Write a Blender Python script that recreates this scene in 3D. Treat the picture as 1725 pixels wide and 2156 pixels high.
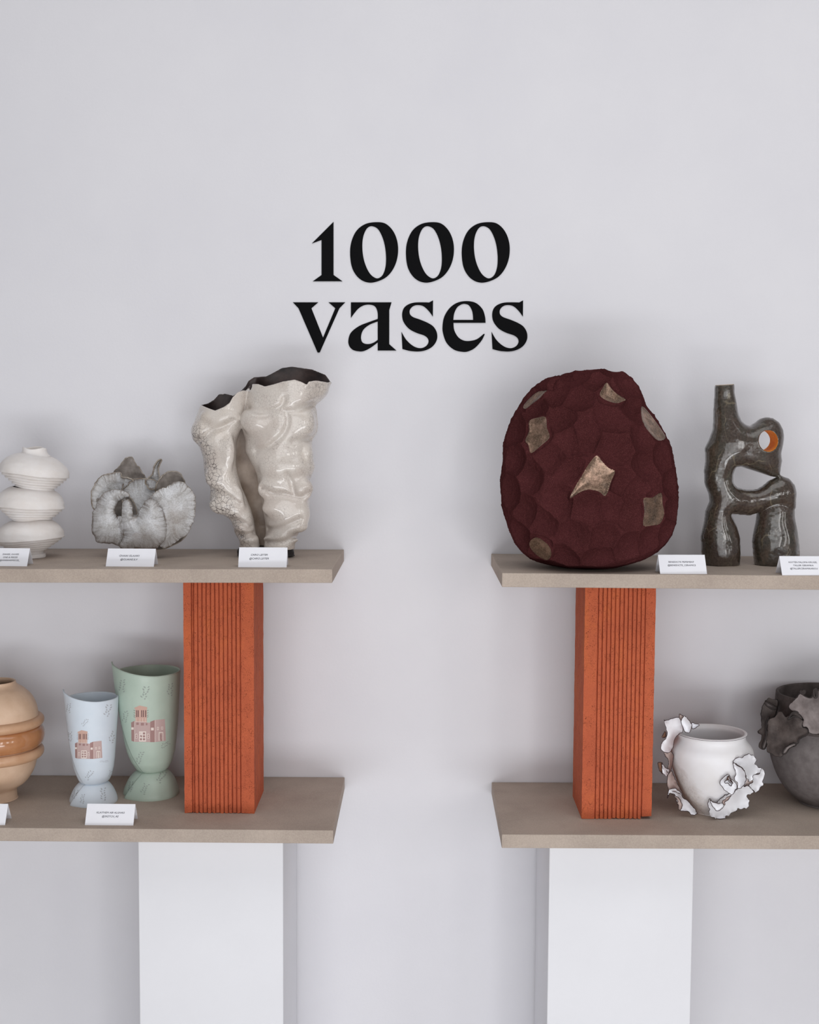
import bpy, math, random
import numpy as np
from mathutils import Vector, Matrix
from mathutils.bvhtree import BVHTree

for o in list(bpy.data.objects):
    bpy.data.objects.remove(o)
SC = bpy.context.scene
COL = SC.collection
random.seed(7)
RNG = np.random.RandomState(11)

# ------------------------------------------------------------------ camera
IW, IH = 1725, 2156
F = 2700.0                      # focal length in pixels
D = 2.581                       # camera to wall
EYE = 1.50
PITCH = math.atan(196 / F)
YAW = math.atan(26 / F)
ROLL = math.radians(0.35)
cam_d = bpy.data.cameras.new('camera')
cam = bpy.data.objects.new('camera', cam_d)
COL.objects.link(cam)
SC.camera = cam
cam_d.sensor_fit = 'VERTICAL'
cam_d.sensor_height = 36.0
cam_d.lens = F * 36.0 / IH
cam_d.clip_start = 0.05
CR = Matrix.Rotation(YAW, 3, 'Z') @ Matrix.Rotation(math.pi / 2 - PITCH, 3, 'X') @ Matrix.Rotation(ROLL, 3, 'Z')
CAMP = Vector((0, -D, EYE))
cam.matrix_world = Matrix.Translation(CAMP) @ CR.to_4x4()

# ------------------------------------------------------------------ light
world = bpy.data.worlds.new('world')
SC.world = world
world.use_nodes = True
bgn = world.node_tree.nodes['Background']
bgn.inputs[0].default_value = (0.95, 0.96, 1.0, 1)
bgn.inputs[1].default_value = 0.26


LP = (22, 6.6, 29, 28)      # watts: ceiling, each side window, front fill, low fill


def area(name, loc, target, sx, sy, power, color):
    l = bpy.data.lights.new(name, 'AREA')
    l.shape = 'RECTANGLE'
    l.size, l.size_y = sx, sy
    l.energy = power
    l.color = color
    o = bpy.data.objects.new(name, l)
    COL.objects.link(o)
    o.location = loc
    o.rotation_euler = (Vector(target) - Vector(loc)).to_track_quat('-Z', 'Y').to_euler()
    return o


area('ceiling_light', (0.3, -1.5, 3.15), (0.3, -1.45, 0.6), 3.0, 1.6, LP[0], (1.0, 0.99, 0.985))
for k in range(3):      # window light from the right, split in three to break up reflections
    area('window_light', (1.3 + k * 0.95, -3.75 + k * 0.42, 1.65), (0.25, 0, 1.0), 0.38, 1.0, LP[1], (1.0, 0.985, 0.97))
area('front_fill_light', (0.1, -3.9, 1.2), (0.0, 0, 0.75), 2.8, 1.5, LP[2], (0.97, 0.98, 1.0))  # added fill behind the camera, an unseen lamp for even frontal light
area('low_fill_light', (0.0, -3.0, 0.3), (0.0, 0, 0.05), 2.6, 0.4, LP[3], (0.95, 0.97, 1.0))  # added fill near the floor, unseen, brightens the lower wall and pedestals

SC.view_settings.view_transform = 'Standard'
SC.view_settings.look = 'None'
SC.view_settings.gamma = 1
SC.view_settings.use_curve_mapping = False
SC.view_settings.exposure = -0.06


# ------------------------------------------------------------------ measuring helpers
def ray(px, py):
    return CR @ Vector(((px - IW / 2) / F, -(py - IH / 2) / F, -1.0))


def P(px, py, Y):
    """pixel of the photograph -> point on the vertical plane at depth Y"""
    d = ray(px, py)
    return CAMP + d * ((Y - CAMP.y) / d.y)


def plane_hit(px, py, A, B, C):
    n = (B - A).cross(C - A)
    d = ray(px, py)
    return CAMP + d * (n.dot(A - CAMP) / n.dot(d))


# ------------------------------------------------------------------ object helpers
def tag(o, label=None, cat=None, group=None, kind=None):
    if label: o['label'] = label
    if cat: o['category'] = cat
    if group: o['group'] = group
    if kind: o['kind'] = kind
    return o


def empty(name, loc, label, cat, group=None, rz=0):
    o = bpy.data.objects.new(name, None)
    o.empty_display_size = 0.02
    COL.objects.link(o)
    o.location = loc
    o.rotation_euler = (0, 0, rz)
    tag(o, label, cat, group)
    o['_w'] = 0
    del o['_w']
    return o


def mesh_obj(name, verts, faces, mats, parent=None, smooth=True, mi=None):
    """verts in world coordinates; stored relative to the parent empty"""
    me = bpy.data.meshes.new(name)
    v = np.array([tuple(a) for a in verts], dtype=float) if not isinstance(verts, np.ndarray) else verts
    off = np.zeros(3)
    if parent is not None:
        q = parent
        while q is not None:
            off += np.array(q.location)
            q = q.parent
        v = v - off
    me.from_pydata(v.tolist(), [], faces if isinstance(faces, list) else faces.tolist())
    if not isinstance(mats, (list, tuple)):
        mats = [mats]
    for m in mats:
        me.materials.append(m)
    if smooth:
        me.polygons.foreach_set('use_smooth', [True] * len(me.polygons))
    if mi is not None:
        me.polygons.foreach_set('material_index', np.asarray(mi, dtype=np.int32))
    me.update()
    o = bpy.data.objects.new(name, me)
    COL.objects.link(o)
    if parent is not None:
        o.parent = parent
    return o


def recalc(o):
    import bmesh
    bm = bmesh.new()
    bm.from_mesh(o.data)
    bmesh.ops.recalc_face_normals(bm, faces=bm.faces)
    bm.to_mesh(o.data)
    bm.free()


def bevel(o, w, seg=2):
    m = o.modifiers.new('bevel', 'BEVEL')
    m.width = w
    m.segments = seg
    m.limit_method = 'ANGLE'
    m.angle_limit = math.radians(40)


def solidify(o, t, offset=0.0, rim=None, inner=None):
    m = o.modifiers.new('solid', 'SOLIDIFY')
    m.thickness = t
    m.offset = offset
    m.use_even_offset = False
    if rim is not None:
        m.material_offset_rim = rim
    if inner is not None:
        m.material_offset = inner
    return m


def grid_faces(nu, nv, cu=False, cv=False):
    f = []
    for i in range(nu if cu else nu - 1):
        for j in range(nv if cv else nv - 1):
            a = i * nv + j
            b = ((i + 1) % nu) * nv + j
            c = ((i + 1) % nu) * nv + (j + 1) % nv
            d = i * nv + (j + 1) % nv
            f.append((a, b, c, d))
    return f


def crom(pts, n, closed=False):
    """Catmull-Rom resample through points, n per span"""
    p = np.array(pts, float)
    N = len(p)
    out = []
    spans = N if closed else N - 1
    for i in range(spans):
        if closed:
            a, b, c, d = p[(i - 1) % N], p[i], p[(i + 1) % N], p[(i + 2) % N]
        else:
            a, b, c, d = p[max(i - 1, 0)], p[i], p[i + 1], p[min(i + 2, N - 1)]
        for k in range(n):
            t = k / n
            out.append(0.5 * ((2 * b) + (-a + c) * t + (2 * a - 5 * b + 4 * c - d) * t * t + (-a + 3 * b - 3 * c + d) * t ** 3))
    if not closed:
        out.append(p[-1])
    return np.array(out)


def outline(pts, n=6):
    """closed outline; points (x, y) are smooth, (x, y, 1) are corners"""
    N = len(pts)
    cor = [i for i in range(N) if len(pts[i]) > 2]
    q = [(a[0], a[1]) for a in pts]
    if not cor:
        return crom(q, n, True)
    out = []
    for k, i in enumerate(cor):
        j = cor[(k + 1) % len(cor)]
        idx = [i]
        while True:
            nx = (idx[-1] + 1) % N
            idx.append(nx)
            if nx == j: break
        seg = [q[a] for a in idx]
        if len(seg) == 2:
            out.append(np.array([seg[0]], float))
        else:
            out.append(crom(seg, n)[:-1])
    return np.vstack(out)


class Wobble:
    """smooth 3-D noise: a sum of random sine waves"""
    def __init__(s, freq, n=10, seed=0):
        r = np.random.RandomState(seed)
        k = r.normal(size=(n, 3))
        k /= np.linalg.norm(k, axis=1)[:, None]
        s.k = k * (freq * r.uniform(0.6, 1.5, size=(n, 1)))
        s.p = r.uniform(0, 6.28, n)
        s.n = n

    def __call__(s, x, y, z):
        t = 0
        for k, p in zip(s.k, s.p):
            t = t + np.sin(k[0] * x + k[1] * y + k[2] * z + p)
        return t / math.sqrt(s.n)


def surface_nets(G, origin, h):
    """G (nx,ny,nz) < 0 inside -> verts, quads"""
    nx, ny, nz = G.shape
    S = G < 0
    c = [(0, 0, 0), (1, 0, 0), (0, 1, 0), (1, 1, 0), (0, 0, 1), (1, 0, 1), (0, 1, 1), (1, 1, 1)]
    sub = lambda A, o: A[o[0]:nx - 1 + o[0], o[1]:ny - 1 + o[1], o[2]:nz - 1 + o[2]]
    cnt = sum(sub(S, o).astype(np.int8) for o in c)
    act = (cnt > 0) & (cnt < 8)
    ai = np.argwhere(act)
    idx = -np.ones(act.shape, dtype=np.int64)
    idx[act] = np.arange(len(ai))
    vals = [G[ai[:, 0] + o[0], ai[:, 1] + o[1], ai[:, 2] + o[2]] for o in c]
    acc = np.zeros((len(ai), 3))
    n = np.zeros(len(ai))
    for a in range(8):
        for b in range(a + 1, 8):
            d = [abs(c[a][k] - c[b][k]) for k in range(3)]
            if sum(d) != 1: continue
            va, vb = vals[a], vals[b]
            m = (va < 0) != (vb < 0)
            t = np.where(m, va / np.where(m, va - vb, 1), 0)
            for k in range(3):
                acc[:, k] += np.where(m, c[a][k] + t * (c[b][k] - c[a][k]), 0)
            n += m
    V = (ai + acc / n[:, None]) * h + np.array(origin)
    quads = []
    for ax in range(3):
        u, v = (ax + 1) % 3, (ax + 2) % 3
        sl = [slice(1, None)] * 3
        A = [slice(1, -1)] * 3
        B = [slice(1, -1)] * 3
        A[ax] = slice(0, -1)
        B[ax] = slice(1, None)
        sa, sb = S[tuple(A)], S[tuple(B)]
        e = np.argwhere(sa != sb)
        flip = sa[sa != sb]
        base = e.copy()
        base[:, u] += 1
        base[:, v] += 1
        q = []
        for du, dv in ((0, 0), (1, 0), (1, 1), (0, 1)):
            p = base.copy()
            p[:, u] -= du
            p[:, v] -= dv
            q.append(idx[p[:, 0], p[:, 1], p[:, 2]])
        q = np.stack(q, 1)
        q[~flip] = q[~flip][:, ::-1]
        quads.append(q)
    return V, np.vstack(quads)


def smin(a, b, k):
    h = np.clip(0.5 + 0.5 * (b - a) / k, 0, 1)
    return b * (1 - h) + a * h - k * h * (1 - h)


def inside_poly(X, Y, poly):
    r = np.zeros(X.shape, bool)
    n = len(poly)
    for i in range(n):
        x1, y1 = poly[i]
        x2, y2 = poly[(i + 1) % n]
        if y1 == y2: continue
        c = ((y1 > Y) != (y2 > Y)) & (X < (x2 - x1) * (Y - y1) / (y2 - y1) + x1)
        r ^= c
    return r


def dist_poly(X, Y, poly):
    d = np.full(X.shape, 1e9)
    n = len(poly)
    for i in range(n):
        x1, y1 = poly[i]
        x2, y2 = poly[(i + 1) % n]
        dx, dy = x2 - x1, y2 - y1
        t = np.clip(((X - x1) * dx + (Y - y1) * dy) / (dx * dx + dy * dy + 1e-9), 0, 1)
        d = np.minimum(d, (X - x1 - t * dx) ** 2 + (Y - y1 - t * dy) ** 2)
    return np.sqrt(d)


def inflate_height(X, Z, h, polys):
    """Poisson-inflated half thickness squared of a flat outline (first poly minus the others)"""
    ins = inside_poly(X, Z, polys[0])
    d = dist_poly(X, Z, polys[0])
    for q in polys[1:]:
        ins &= ~inside_poly(X, Z, q)
        d = np.minimum(d, dist_poly(X, Z, q))
    u = np.where(ins, d * 40.0, 0)
    for _ in range(1600):
        n = np.zeros_like(u)
        n[1:-1, 1:-1] = 0.25 * (u[2:, 1:-1] + u[:-2, 1:-1] + u[1:-1, 2:] + u[1:-1, :-2]) + 0.25 * h * h * 2.0
        u = np.where(ins, n, 0)
    return np.where(ins, u, -d * 22.0)


class Frame:
    """local picture-sized frame of one thing: its base point stands on a board,
    local units are photograph pixels at the distance of the base"""
    def __init__(s, base, bpx, bpy_):
        s.base = base
        s.cx, s.cy = bpx, bpy_
        a = P(bpx, bpy_, base.y)
        s.ex = (P(bpx + 100, bpy_, base.y) - a) / 100
        s.ez = (P(bpx, bpy_ - 100, base.y) - a) / 100
        s.s = s.ex.length
        s.exn, s.ezn = np.array(s.ex), np.array(s.ez)

    def __call__(s, px, py, yd):
        px, py, yd = np.asarray(px, float), np.asarray(py, float), np.asarray(yd, float)
        b = np.array(s.base)
        out = b + (px - s.cx)[..., None] * s.exn + (s.cy - py)[..., None] * s.ezn
        out[..., 1] += yd * s.s
        return out

    def seen(s, px, py, yd):
        """points measured in the photograph at a known depth"""
        return np.array([tuple(P(a, b, s.base.y + c * s.s)) for a, b, c in zip(px, py, np.broadcast_to(yd, np.shape(px)))])

    def view(s, X, Y, Z):
        """local coordinates -> photograph coordinates"""
        k = 1 + Y * s.s / (s.base.y - CAMP.y)
        return 888 + (X - 888) / k, 882 + (Z - 882) / k


# ------------------------------------------------------------------ materials
def srgb(r, g, b):
    f = lambda c: (c / 255 / 12.92) if c / 255 <= 0.04045 else ((c / 255 + 0.055) / 1.055) ** 2.4
    return (f(r), f(g), f(b), 1)


class Mat:
    def __init__(s, name, color=(0.8, 0.8, 0.8, 1), rough=0.6, spec=0.5, coat=0, metal=0):
        s.m = bpy.data.materials.new(name)
        s.m.use_nodes = True
        s.t = s.m.node_tree
        s.b = s.t.nodes['Principled BSDF']
        s.b.inputs['Base Color'].default_value = color
        s.b.inputs['Roughness'].default_value = rough
        s.b.inputs['Specular IOR Level'].default_value = spec
        s.b.inputs['Coat Weight'].default_value = coat
        s.b.inputs['Coat Roughness'].default_value = 0.05
        s.b.inputs['Metallic'].default_value = metal
        s.h = None

    def n(s, typ, **kw):
        nd = s.t.nodes.new(typ)
        for k, v in kw.items():
            if k in nd.inputs.keys():
                nd.inputs[k].default_value = v
            else:
                setattr(nd, k, v)
        return nd

    def l(s, a, b):
        s.t.links.new(a, b)

    def coord(s, scale=(1, 1, 1), warp=0, wscale=30):
        tc = s.n('ShaderNodeTexCoord')
        mp = s.n('ShaderNodeMapping')
        mp.inputs['Scale'].default_value = scale
        s.l(tc.outputs['Object'], mp.inputs[0])
        if warp:
            nz = s.n('ShaderNodeTexNoise', Scale=wscale, Detail=2.0)
            s.l(tc.outputs['Object'], nz.inputs[0])
            mx = s.n('ShaderNodeVectorMath', operation='MULTIPLY_ADD')
            s.l(nz.outputs['Color'], mx.inputs[0])
            mx.inputs[1].default_value = (warp,) * 3
            s.l(mp.outputs[0], mx.inputs[2])
            return mx.outputs[0]
        return mp.outputs[0]

    def noise(s, scale, detail=4, co=None, rough=0.6):
        nd = s.n('ShaderNodeTexNoise', Scale=scale, Detail=detail, Roughness=rough)
        s.l(co if co is not None else s.coord(), nd.inputs[0])
        return nd.outputs[0]

    def ramp(s, fac, stops, interp='LINEAR'):
        r = s.n('ShaderNodeValToRGB')
        e = r.color_ramp.elements
        r.color_ramp.interpolation = interp
        while len(e) < len(stops): e.new(0.5)
        for el, (p, c) in zip(e, stops):
            el.position = p
            el.color = c if len(c) == 4 else (*c, 1)
        s.l(fac, r.inputs[0])
        return r.outputs[0]

    def mix(s, fac, a, b, mode='MIX'):
        m = s.n('ShaderNodeMix', data_type='RGBA', blend_type=mode)
        for sock, v in ((m.inputs[0], fac), (m.inputs[6], a), (m.inputs[7], b)):
            if hasattr(v, 'links'): s.l(v, sock)
            else: sock.default_value = v
        return m.outputs[2]

    def math(s, op, a, b=0.0):
        m = s.n('ShaderNodeMath', operation=op)
        for sock, v in ((m.inputs[0], a), (m.inputs[1], b)):
            if hasattr(v, 'links'): s.l(v, sock)
            else: sock.default_value = v
        return m.outputs[0]

    def color(s, c): s.l(c, s.b.inputs['Base Color'])

    def bump(s, hgt, strength=0.3, dist=0.001):
        bp = s.n('ShaderNodeBump')
        bp.inputs['Strength'].default_value = strength
        bp.inputs['Distance'].default_value = dist
        s.l(hgt, bp.inputs['Height'])
        if s.h is not None: s.l(s.h, bp.inputs['Normal'])
        s.h = bp.outputs[0]
        s.l(s.h, s.b.inputs['Normal'])


BLACK, WHITE = (0, 0, 0, 1), (1, 1, 1, 1)


def mk_wall():
    m = Mat('wall_paint', srgb(226, 225, 229), 0.9, 0.2)
    m.color(m.ramp(m.noise(3, 3), [(0.3, srgb(224, 223, 228)), (0.7, srgb(229, 228, 232))]))
    m.bump(m.noise(160, 5), 0.12, 0.002)
    return m.m


def mk_board(name, a, b):
    m = Mat(name, a, 0.85, 0.2)
    c1 = m.ramp(m.noise(420, 5), [(0.35, a), (0.65, b)])
    c2 = m.mix(0.35, c1, m.ramp(m.noise(9, 4), [(0.35, tuple(x * 0.86 for x in a[:3])), (0.65, tuple(min(1, x * 1.1) for x in b[:3]))]))
    m.color(c2)
    m.bump(m.noise(600, 4), 0.15, 0.0006)
    return m.m


def mk_clay():
    m = Mat('terracotta', srgb(200, 98, 62), 0.85, 0.25)
    co = m.coord((1, 1, 0.35))
    c = m.ramp(m.noise(22, 5, co), [(0.3, srgb(182, 91, 62)), (0.55, srgb(194, 99, 66)), (0.75, srgb(204, 108, 64))])
    vo = m.n('ShaderNodeTexVoronoi', Scale=180.0, feature='F1')
    m.l(m.coord((1, 1, 0.7), 0.03, 300), vo.inputs[0])
    pit = m.math('LESS_THAN', vo.outputs['Distance'], 0.25)
    sel = m.math('GREATER_THAN', m.noise(60, 3), 0.5)
    pm = m.math('MULTIPLY', pit, sel)
    c = m.mix(pm, c, srgb(96, 34, 22))
    gr = m.ramp(m.noise(900, 3), [(0.3, (0.72, 0.72, 0.72)), (0.7, (1.12, 1.12, 1.12))])
    c = m.mix(0.8, c, gr, 'MULTIPLY')
    vo2 = m.n('ShaderNodeTexVoronoi', Scale=60.0, feature='F1')
    m.l(m.coord(), vo2.inputs[0])
    c = m.mix(m.math('LESS_THAN', vo2.outputs['Distance'], 0.022), c, srgb(235, 180, 150))
    m.color(c)
    m.bump(m.noise(700, 4), 0.35, 0.0008)
    m.bump(m.math('SUBTRACT', 1.0, pm), 0.6, 0.0012)
    return m.m


def mk_crackle():
    m = Mat('crackle_glaze', srgb(218, 208, 204), 0.32, 0.35, 0.75)
    co = m.coord((1, 1, 1), 0.012, 60)
    tc = m.n('ShaderNodeTexCoord')
    sx = m.n('ShaderNodeSeparateXYZ')
    m.l(tc.outputs['Object'], sx.inputs[0])
    # heavier, wider crackle on the left limb and on the far right flank
    lv = m.math('ADD', m.math('MULTIPLY', sx.outputs[0], -38.0), m.math('ADD', m.math('MULTIPLY', sx.outputs[2], -16.0), -0.3))
    left = m.ramp(m.math('ADD', lv, m.math('MULTIPLY', m.noise(16, 3), 1.1)), [(0.62, BLACK), (1.0, WHITE)])
    left = m.math('MULTIPLY', left, m.ramp(m.math('MULTIPLY', sx.outputs[2], 3.0), [(0.72, WHITE), (0.84, (0.12, 0.12, 0.12, 1))]))
    right = m.math('MULTIPLY', m.math('GREATER_THAN', m.math('ADD', m.math('MULTIPLY', sx.outputs[0], 22.0), m.math('MULTIPLY', m.noise(17, 3), 1.0)), 2.35), 0.4)
    heavy = m.math('MAXIMUM', left, right)
    big = m.n('ShaderNodeTexVoronoi', feature='DISTANCE_TO_EDGE', Scale=125.0)
    m.l(co, big.inputs[0])
    fine = m.n('ShaderNodeTexVoronoi', feature='DISTANCE_TO_EDGE', Scale=190.0)
    m.l(m.coord((1, 1, 1), 0.01, 80), fine.inputs[0])
    lb = m.ramp(big.outputs['Distance'], [(0.0, WHITE), (0.07, BLACK)])
    lf = m.ramp(fine.outputs['Distance'], [(0.0, WHITE), (0.06, BLACK)])
    patch = m.ramp(m.noise(26, 3), [(0.36, (0.12, 0.12, 0.12, 1)), (0.62, WHITE)])
    lbh = m.math('MULTIPLY', m.math('MULTIPLY', lb, heavy), 0.95)
    lfl = m.math('MULTIPLY', m.math('MULTIPLY', lf, patch), 0.5)
    base = m.ramp(m.noise(12, 4), [(0.3, srgb(194, 182, 173)), (0.55, srgb(210, 202, 194)), (0.8, srgb(202, 190, 178))])
    c = m.mix(lfl, base, srgb(120, 104, 100))
    c = m.mix(lbh, c, srgb(62, 50, 52))
    m.color(c)
    m.bump(m.noise(45, 3), 0.25, 0.003)
    return m.m


def mk_plain(name, a, b, scale, rough, coat=0, bump=0.2, bs=200, bd=0.001, spec=0.4, stretch=(1, 1, 1)):
    m = Mat(name, a, rough, spec, coat)
    m.color(m.ramp(m.noise(scale, 5, m.coord(stretch)), [(0.32, a), (0.68, b)]))
    if bump: m.bump(m.noise(bs, 4, m.coord(stretch)), bump, bd)
    return m.m


def mk_maroon():
    m = Mat('maroon_clay', srgb(84, 32, 36), 1.0, 0.0)
    c = m.ramp(m.noise(800, 4), [(0.3, srgb(46, 24, 24)), (0.5, srgb(76, 39, 40)), (0.72, srgb(110, 66, 64))])
    c = m.mix(0.4, c, m.ramp(m.noise(16, 3), [(0.3, srgb(58, 29, 30)), (0.7, srgb(82, 42, 45))]))
    m.color(c)
    m.bump(m.noise(650, 4), 0.7, 0.0015)
    return m.m


def mk_bronze():
    m = Mat('bronze_glaze', srgb(120, 98, 82), 0.3, 0.5, 0.1, 0.65)
    c = m.ramp(m.noise(55, 6), [(0.3, srgb(72, 56, 46)), (0.5, srgb(118, 92, 74)), (0.7, srgb(180, 144, 124))])
    c = m.mix(0.35, c, m.ramp(m.noise(420, 3), [(0.35, srgb(60, 50, 44)), (0.65, srgb(176, 150, 130))]))
    m.color(c)
    m.bump(m.noise(130, 4), 0.35, 0.0015)
    return m.m


def mk_brown_glaze():
    m = Mat('brown_glaze', srgb(84, 72, 64), 0.13, 0.5, 0.8)
    co = m.coord((1, 1, 0.4))
    c = m.ramp(m.noise(30, 6, co), [(0.28, srgb(34, 25, 21)), (0.45, srgb(62, 49, 41)), (0.58, srgb(56, 54, 45)), (0.78, srgb(104, 84, 70))])
    w = m.n('ShaderNodeTexVoronoi', feature='DISTANCE_TO_EDGE', Scale=15.0)
    m.l(m.coord((1, 1, 0.5), 0.05, 20), w.inputs[0])
    ln = m.math('MULTIPLY', m.ramp(w.outputs['Distance'], [(0.0, WHITE), (0.018, BLACK)]), m.ramp(m.noise(18, 2), [(0.48, BLACK), (0.6, WHITE)]))
    c = m.mix(m.math('MULTIPLY', ln, 0.55), c, srgb(150, 138, 112))
    c = m.mix(0.3, c, m.ramp(m.noise(260, 3), [(0.35, srgb(36, 28, 26)), (0.65, srgb(104, 90, 80))]))
    m.color(c)
    m.bump(m.noise(17, 1), 0.6, 0.014)
    m.bump(m.noise(48, 2), 0.55, 0.005)
    m.l(m.ramp(m.noise(24, 3), [(0.35, (0.1,) * 3), (0.65, (0.3,) * 3)]), m.b.inputs['Roughness'])
    return m.m


def mk_petal_grey():
    m = Mat('grey_petal_clay', srgb(178, 178, 178), 0.9, 0.15)
    n1 = m.noise(34, 6)
    c = m.ramp(n1, [(0.3, srgb(134, 125, 118)), (0.44, srgb(180, 178, 177)), (0.6, srgb(214, 215, 218)), (0.76, srgb(172, 162, 154))])
    c = m.mix(0.35, c, m.ramp(m.noise(420, 4), [(0.3, srgb(112, 106, 102)), (0.6, srgb(216, 216, 216))]))
    at = m.n('ShaderNodeAttribute', attribute_name='edge_co')
    mp = m.n('ShaderNodeMapping')
    mp.inputs['Scale'].default_value = (26, 26, 1.6)
    m.l(at.outputs['Vector'], mp.inputs[0])
    stri = m.noise(1.0, 3, mp.outputs[0])
    sp = m.n('ShaderNodeSeparateXYZ')
    m.l(at.outputs['Vector'], sp.inputs[0])
    fade = m.ramp(sp.outputs[2], [(0.0, WHITE), (0.28, BLACK)])
    c = m.mix(m.math('MULTIPLY', fade, 0.55), c, m.ramp(stri, [(0.38, srgb(140, 132, 126)), (0.56, srgb(222, 222, 224))]))
    rim = m.ramp(sp.outputs[2], [(0.0, WHITE), (0.05, BLACK)])
    c = m.mix(m.math('MULTIPLY', rim, m.ramp(m.noise(40, 3), [(0.4, BLACK), (0.6, WHITE)])), c, srgb(104, 90, 78))
    c = m.mix(m.ramp(m.noise(11, 3), [(0.5, BLACK), (0.72, (0.6, 0.6, 0.6, 1))]), c, srgb(156, 144, 134))
    m.color(c)
    m.bump(m.noise(280, 5), 0.5, 0.0015)
    m.bump(m.math('MULTIPLY', stri, fade), 0.6, 0.003)
    return m.m


def mk_white_pot():
    m = Mat('white_slip', srgb(228, 226, 228), 0.6, 0.3, 0.05)
    tc = m.n('ShaderNodeTexCoord')
    sx = m.n('ShaderNodeSeparateXYZ')
    m.l(tc.outputs['Object'], sx.inputs[0])
    # brown run of glaze down the lower left of the body
    v = m.math('ADD', m.math('MULTIPLY', sx.outputs[0], -9.0), m.math('MULTIPLY', sx.outputs[2], -7.0))
    v = m.math('ADD', v, m.math('MULTIPLY', m.noise(30, 4), 0.7))
    mask = m.ramp(v, [(0.30, BLACK), (0.62, (0.7, 0.7, 0.7, 1)), (0.8, (0.25, 0.25, 0.25, 1))])
    c = m.mix(mask, m.ramp(m.noise(15, 3), [(0.3, srgb(232, 229, 229)), (0.7, srgb(239, 238, 241))]),
              m.ramp(m.noise(300, 4), [(0.35, srgb(142, 118, 98)), (0.65, srgb(196, 176, 158))]))
    m.color(c)
    m.bump(m.noise(90, 4), 0.2, 0.001)
    return m.m


M = {}
M['wall'] = mk_wall()
M['floor'] = mk_plain('floor_concrete', srgb(196, 192, 188), srgb(206, 202, 198), 4, 0.6)
M['board'] = mk_board('board', srgb(167, 153, 142), srgb(184, 170, 158))
M['clay'] = mk_clay()
M['pedestal'] = mk_plain('pedestal_paint', srgb(229, 229, 233), srgb(232, 232, 236), 5, 0.6, bump=0.04)
M['black'] = Mat('black_vinyl', srgb(13, 13, 15), 0.85, 0.12).m
M['ink'] = Mat('ink', srgb(62, 62, 72), 0.7, 0.2).m
M['card'] = mk_plain('card_paper', srgb(236, 236, 242), srgb(240, 240, 245), 20, 0.8, bump=0.05)
M['crackle'] = mk_crackle()
M['recess_shade'] = mk_plain('recess_shade_clay', srgb(122, 104, 90), srgb(168, 150, 134), 20, 0.45, 0.1, 0.2)  # brown clay with the shade of the deep recess put into its colour
M['char'] = mk_plain('charred_interior', srgb(30, 25, 26), srgb(78, 62, 58), 30, 0.4, bump=0.3)
M['charfoot'] = mk_plain('charred_foot', srgb(30, 27, 28), srgb(48, 44, 44), 60, 0.6)
M['maroon'] = mk_maroon()
M['bronze'] = mk_bronze()
M['dark_in'] = Mat('dark_interior', srgb(40, 18, 20), 0.9, 0.1).m
M['brown'] = mk_brown_glaze()
M['orange'] = mk_plain('orange_glaze', srgb(236, 160, 62), srgb(220, 138, 46), 90, 0.6, 0.0, spec=0.1)
M['rawclay'] = mk_plain('raw_clay', srgb(196, 180, 164), srgb(176, 158, 140), 80, 0.9)
M['petal'] = mk_petal_grey()
M['petal_brown'] = mk_plain('brown_petal_clay', srgb(112, 104, 98), srgb(160, 152, 146), 50, 0.9, bump=0.5, bd=0.0015)
M['petal_edge'] = mk_plain('petal_edge_clay', srgb(112, 98, 84), srgb(176, 168, 158), 90, 0.9)
M['bisque'] = mk_plain('white_bisque', srgb(226, 219, 214), srgb(234, 230, 228), 25, 0.9, bump=0.35, bs=500)
M['tan'] = mk_plain('tan_glaze', srgb(209, 176, 148), srgb(222, 192, 166), 30, 0.45, 0.05, 0.1)
M['tanring'] = mk_plain('tan_ring_glaze', srgb(196, 152, 118), srgb(206, 166, 134), 40, 0.4, 0.1, 0.1)
M['caramel'] = mk_plain('caramel_glaze', srgb(176, 118, 76), srgb(188, 132, 90), 40, 0.2, 0.8, 0.08)
M['blue'] = mk_plain('pale_blue_slip', srgb(214, 224, 234), srgb(219, 228, 237), 30, 0.55, 0, 0.06)
M['green'] = mk_plain('sage_green_slip', srgb(180, 197, 183), srgb(187, 203, 189), 30, 0.5, 0.1, 0.06)
M['h_mid'] = Mat('print_rose', srgb(198, 172, 168), 0.7, 0.2).m
M['h_dark'] = Mat('print_dark_rose', srgb(168, 134, 130), 0.7, 0.2).m
M['h_tan'] = Mat('print_tan', srgb(208, 172, 158), 0.7, 0.2).m
M['h_slot'] = Mat('print_brown', srgb(116, 88, 88), 0.7, 0.2).m
M['h_line'] = Mat('print_cream', srgb(236, 222, 214), 0.7, 0.2).m
M['sprig'] = Mat('print_grey', srgb(184, 188, 194), 0.7, 0.2).m
M['sprig_g'] = Mat('print_grey_green', srgb(160, 170, 162), 0.7, 0.2).m
M['whitepot'] = mk_white_pot()
M['ruffle'] = mk_plain('ruffle_slip', srgb(234, 233, 237), srgb(240, 240, 244), 30, 0.5, 0.1, 0.15)
M['ruffle_brown'] = mk_plain('ruffle_bare_clay', srgb(120, 84, 64), srgb(150, 116, 96), 60, 0.8)
M['ruffle_rose'] = mk_plain('ruffle_rose_clay', srgb(178, 158, 152), srgb(206, 190, 184), 60, 0.8)
M['edge'] = Mat('burnt_edge', srgb(70, 56, 56), 0.7, 0.2).m
M['darkpot'] = mk_plain('grey_brown_stoneware', srgb(98, 91, 90), srgb(118, 111, 110), 60, 0.75, 0, 0.3, 500)
M['darkpot_neck'] = mk_plain('umber_stoneware', srgb(56, 48, 45), srgb(92, 83, 81), 26, 0.75, 0, 0.4, 300)
M['drape'] = mk_plain('drape_stoneware', srgb(60, 52, 50), srgb(104, 94, 90), 34, 0.7, 0, 0.5, 90, 0.002)
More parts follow.
